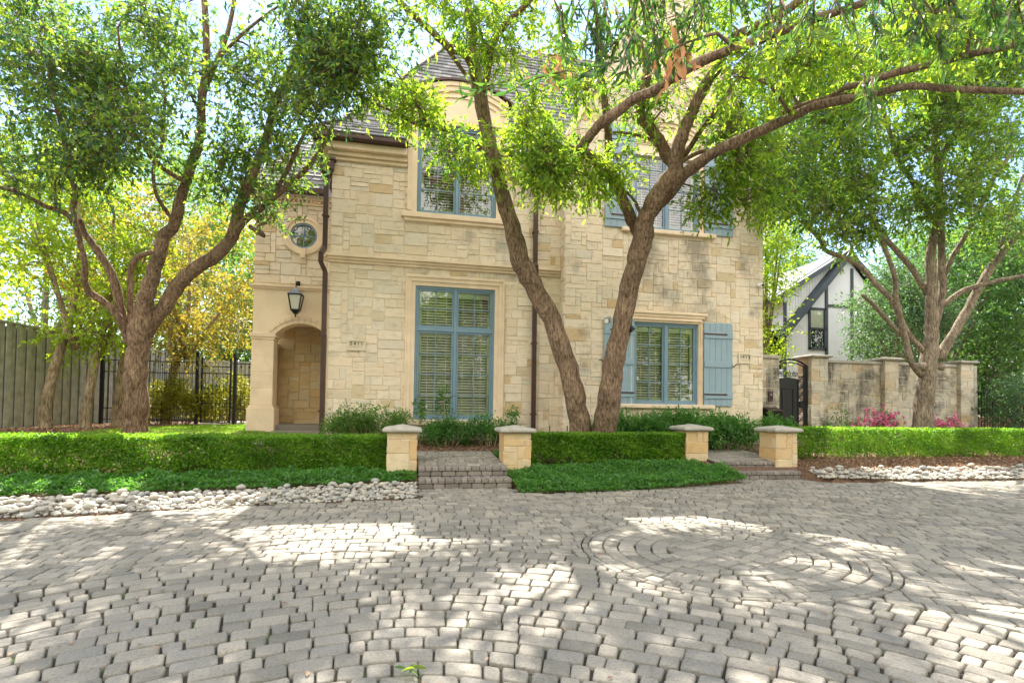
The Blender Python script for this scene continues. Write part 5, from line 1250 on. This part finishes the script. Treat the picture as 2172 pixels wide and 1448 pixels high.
def bed(poly, n, lab, smin, smax, key):
    xs2 = [p[0] for p in poly]; ys2 = [p[1] for p in poly]; grid = {}; got = []
    tries = 0
    while len(got) < n and tries < n*40:
        tries += 1; x, y = random.uniform(min(xs2), max(xs2)), random.uniform(min(ys2), max(ys2))
        if not inpoly(x, y, poly): continue
        r = smin+(smax-smin)*random.random()**2; ok = True; gx_, gy_ = int(x/.15), int(y/.15); lvl = 0
        for a in (-1, 0, 1):
            for b_ in (-1, 0, 1):
                for (X, Y, r2) in grid.get((gx_+a, gy_+b_), ()):
                    dd = hypot(X-x, Y-y)
                    if dd < (r+r2)*.74: ok = False
        if not ok:
            if random.random() < .03: lvl = 1
            else: continue
        grid.setdefault((gx_, gy_), []).append((x, y, r)); got.append((x, y, gz(y)+r*.22+lvl*r*.8, r, lab))
    cand.extend(got)
bed([(-9, 6.55), (-4.45, 6.95), (-2.3, 7.35), (.18, 7.77), (.18, 8.75), (-2.5, 8.45), (-5.5, 8.2), (-9, 7.7)], 2900, 0, .024, .072, 'l')
bed([(7.88, 8.7), (10, 8.48), (12.6, 8.43), (20, 8.35), (20, 9.15), (12, 9.25), (8.1, 9.25)], 1900, 1, .026, .08, 'r')
cand.sort(key=lambda q: -(q[3]/hypot(q[0], q[1])))
def inview(q):
    v = RM.transposed() @ (Vector(q[:3])-Vector((0, 0, CH))); return v.z < 0 and abs(v.x/-v.z) < .985
vis = [q for q in cand if inview(q)]; top = vis[:300]; rest = vis[300:]+[q for q in cand if not inview(q)]
lbs = ['rounded pale river stone in the strip between the left hedge and the driveway', 'rounded pale river stone in the strip between the right hedge mulch and the driveway']
for x, y, z, r, lab in top:
    o = bpy.data.objects.new('river_stone', random.choice(protos)); COL.objects.link(o); o.location = (x, y, z); o.scale = (r, r, r*random.uniform(.85, 1.15)); o.rotation_euler = (0, 0, random.random()*6.28)
    where = (('at the far left end', 'below the forked left oak', 'by the porch side', 'next to the brick entry steps')[min(3, max(0, int((x+5.5)/1.5)))] if lab == 0 else ('next to the gate steps', 'below the gate pier', 'below the pink roses')[min(2, max(0, int((x-8)/2.2)))])
    tag(o, ('large ' if r > .06 else 'small ')+'pale river stone '+where+(' of the left strip' if lab == 0 else ' of the right strip'), 'stone', ('river stones along the left of the driveway', 'river stones along the right of the driveway')[lab])
pbm = MB()
for x, y, z, r, lab in rest: pbm.add([tuple(Vector((x, y, z))+v) for v in pebv((r, r*random.uniform(.62, .85), r*random.uniform(.45, .65)))], bmesh_ico[1], random.random())
tag(pbm.build('river_stones', M['river'], smooth=True), 'many small pale river stones filling the strips along the driveway edge', 'stones', kind='stuff')
# ------------------------------------------------------------------ shrubs
def shrub(name, label, x, y, w, d, h, mat, n, L=.06, cat='shrub', group=None, asp=.5, z=None, flowers=None, nf=0, tall=None):
    z = gz(y) if z is None else z; e = empty(name, (x, y, z)); tag(e, label, cat, group); c = Crown(); st = MB()
    k = max(4, int(n/26)); tops = []
    for i in range(k):
        a, b_ = random.uniform(-1, 1), random.uniform(-1, 1); q = Vector((a*w/2*.85, b_*d/2*.8, h*random.uniform(.25, .86)*(1-.25*a*a))); tops.append(q)
        c.puff(tuple(q), .16*max(.7, h), 26, L=L, asp=asp, m=5, tl=.16, droop=.05)
        st.tube([Vector((a*w*.2, b_*d*.2, -.05)), Vector((a*w*.33, b_*d*.3, q.z*.6)), q], [.012, .008, .003], 4, cap=False)
    for (dx, hh) in (tall or []):
        st.tube([Vector((dx, 0, 0)), Vector((dx+.03, 0, hh*.6)), Vector((dx, -.02, hh))], [.012, .008, .004], 5)
        for j in range(7): c.puff((dx+random.uniform(-.1, .1), random.uniform(-.08, .08), hh*(.62+.06*j)), .07, 12, L=L, m=4, tl=.1, asp=asp)
    c.build('foliage', mat, e, (0, 0, 0)); st.build('stems', M['bark3'], e)
    if flowers:
        P_ = []; A2 = []
        for i in range(nf):
            q = random.choice(tops)+Vector((random.gauss(0, .12), -.05-abs(random.gauss(0, .1)), random.gauss(.07, .08)))
            for j in range(12): P_.append(tuple(q+Vector((random.gauss(0, .014),)*3))); A2.append(tuple(NR.randn(3)+np.array([0, -.4, .5])))
        ll = np.full(len(P_), .045); V, F, rep = leaf_arrays(np.array(P_), np.array(A2), ll, ll*.45, False)
        npmesh('blossoms', V, F, M[flowers], e)
    return e
GS = 'shrubs planted against the house front'
shrub('azalea_bush', 'light green feathery bush left of the tall window against the stone wall', -.75, 11.55, 1.9, .8, .92, 'L_shrub', 1500, .055, group=GS)
shrub('rose_bush', 'low leafy bush with two tall shoots in front of the tall window', .85, 11.6, 1.1, .6, 1.0*.60, 'L_vinca', 800, .06, group=GS, tall=[(-.55, 1.0), (-.05, 1.3)])
shrub('rose_bush', 'leafy green bush under the right part of the tall window', 1.9, 11.65, 1.4, .7, .66, 'L_vinca', 850, .06, group=GS, tall=[(.45, .85)])
shrub('gardenia_bush', 'dark glossy bush right of the twin trunked oak below the shuttered window', 4.9, 11.2, 1.8, .9, .88, 'L_vinca', 2000, .07, group=GS)
shrub('gardenia_bush', 'dark glossy bush in the middle below the shuttered window', 6.2, 11.15, 1.5, 1.0, .95, 'L_vinca', 1900, .07, group=GS)
shrub('gardenia_bush', 'dark glossy bush sprawling by the path below the right shutter', 7.4, 11.1, 1.5, 1.0, .88, 'L_vinca', 1700, .07, group=GS)
shrub('gardenia_bush', 'small dark bush in front of the mailbox near the house corner', 9.2, 11.9, 1.3, .8, .72, 'L_vinca', 900, .07, group=GS)
GF = 'flowering rose bushes by the garden wall'
shrub('flowering_rose', 'pink flowering rose bush left of the right tree trunk', 13.0, 12.35, 1.35, .6, .82, 'L_shrub', 380, .05, group=GF, flowers='pink', nf=210)
shrub('flowering_rose', 'smaller pink flowering rose bush right of the right tree trunk', 15.2, 12.3, 1.4, .6, .66, 'L_shrub', 280, .05, group=GF, flowers='pink', nf=90)
shrub('climbing_shrub', 'thin dark green shrub without flowers against the garden wall left of the roses', 12.25, 12.75, .8, .35, 1.05, 'L_vinca', 150, .06)
shrub('leaning_shrub', 'loose bluish green shrub leaning over the iron fence at the right edge', 18.6, 12.3, 2.6, 1.2, 2.3, 'L_blue', 1300, .11, asp=.4)
x, y = px2(385, 15.6); shrub('yellow_shrub', 'bright yellow green shrub just right of the forked oak trunk', x-.3, y, 2.6, 1.2, 1.5, 'L_yel', 1100, .10)
x, y = px2(515, 18); shrub('yellow_shrub', 'bright yellow shrub against the left side of the porch', x+.1, y-1.5, 1.3, 1.6, 1.75, 'L_yel', 900, .09)
x, y = px2(455, 19.5); shrub('hosta_shrub', 'pale bluish shrub seen through the iron side gate', x, y, 1.8, 1.2, 1.5, 'L_blue', 420, .13)
# dry leaves hanging, tree lights, stakes, fallen sprig
def dry(label, px, py, D, n, s, L):
    p = atD(px, py, D); k = n*1; P_ = NR.randn(k, 3)*s+np.array(p); A2 = NR.randn(k, 3)*.5-np.array([0, 0, 1.]); ll = L*(.7+.6*NR.rand(k))
    V, F, rep = leaf_arrays(P_-np.array(p), A2, ll, ll*.2, True); o = npmesh('dry_leaf_cluster', V, F, M['peach']); o.location = p; tag(o, label, 'leaves', 'withered leaf clusters hanging in the oak')
dry('large withered orange leaf cluster hanging from the long oak limb', 1425, 120, 4.0, 30, .075, .13)
dry('small withered reddish leaf cluster above the dormer window', 1178, 150, 8.2, 40, .12, .12)
def lamp(label, px, py, D, dx, lens=True):
    p = atD(px, py, D); e = empty('tree_spotlight', p); tag(e, label, 'spotlight', 'spotlights strapped to the oak trunk'); d = Vector((dx, -.55, -.15)).normalized()
    MB().tube([(0,0,0), tuple(d*.10)], [.045, .058], 16).build('lamp_housing', M['iron'], e); MB().tube([tuple(d*.101), tuple(d*.108)], [.048, .046], 16).build('lens', M['lampglass'], e)
    MB().tube([(0,0,0), (-.05*dx, .03, .03), (-.14*dx, .10, .03)], .016, 8).build('mount_arm', M['iron'], e)
    MB().box(-.14*dx-.03, -.14*dx+.03, .05, .09, -.02, .10).build('junction_box', M['cap'], e); return e
lamp('round spotlight with pale lens on the left side of the right oak trunk', 1289, 680, 10.35, -.4)
e = lamp('dark cylindrical spotlight pointing down on the right side of the right oak trunk', 1337, 693, 10.35, .4)
e.rotation_euler = (radians(60), 0, 0)
for px, lb in ((1166, 'thin dark garden stake left of the pair by the wall'), (1203, 'thin dark garden stake right of the pair by the wall')):
    p = atY(px, 915, 11.4); MBs = MB().tube([(0, 0, -.1), (0, 0, .42)], .012, 6).build('garden_stake', M['iron']); MBs.location = (p.x, 11.4, gz(11.4)+.08); tag(MBs, lb, 'stake')
def sprig(px, py, n, label):
    v = ray(px, py); g = v*(-CH/v.z)+Vector((0, 0, CH)); P_ = []; A2 = []
    for i in range(n): a = random.random()*6.28; P_.append((g.x+random.gauss(0, .01), g.y+random.gauss(0, .01), .03)); A2.append((cos(a), sin(a), random.uniform(0, .4)))
    ll = .075*(.7+.5*NR.rand(n)); scatter('fallen_leaves', label, 'leaves', 'L_oak', P_, A2, ll, .3, fine=True)
sprig(868, 1432, 7, 'fallen green leaf sprig on the pavers at the bottom edge')
fl_ = []; ax_ = []
for _ in range(520):
    x, y = random.uniform(-5, 9), random.uniform(2.2, 8); fl_.append((x, y, .012)); a = random.random()*6.28; ax_.append((cos(a), sin(a), .12))
scatter('leaf_litter', 'scattered small fallen leaves lying on the pavers', 'leaves', 'L_chip', fl_, ax_, .04*(.5+NR.rand(520)), .4, kind='stuff', up=2)
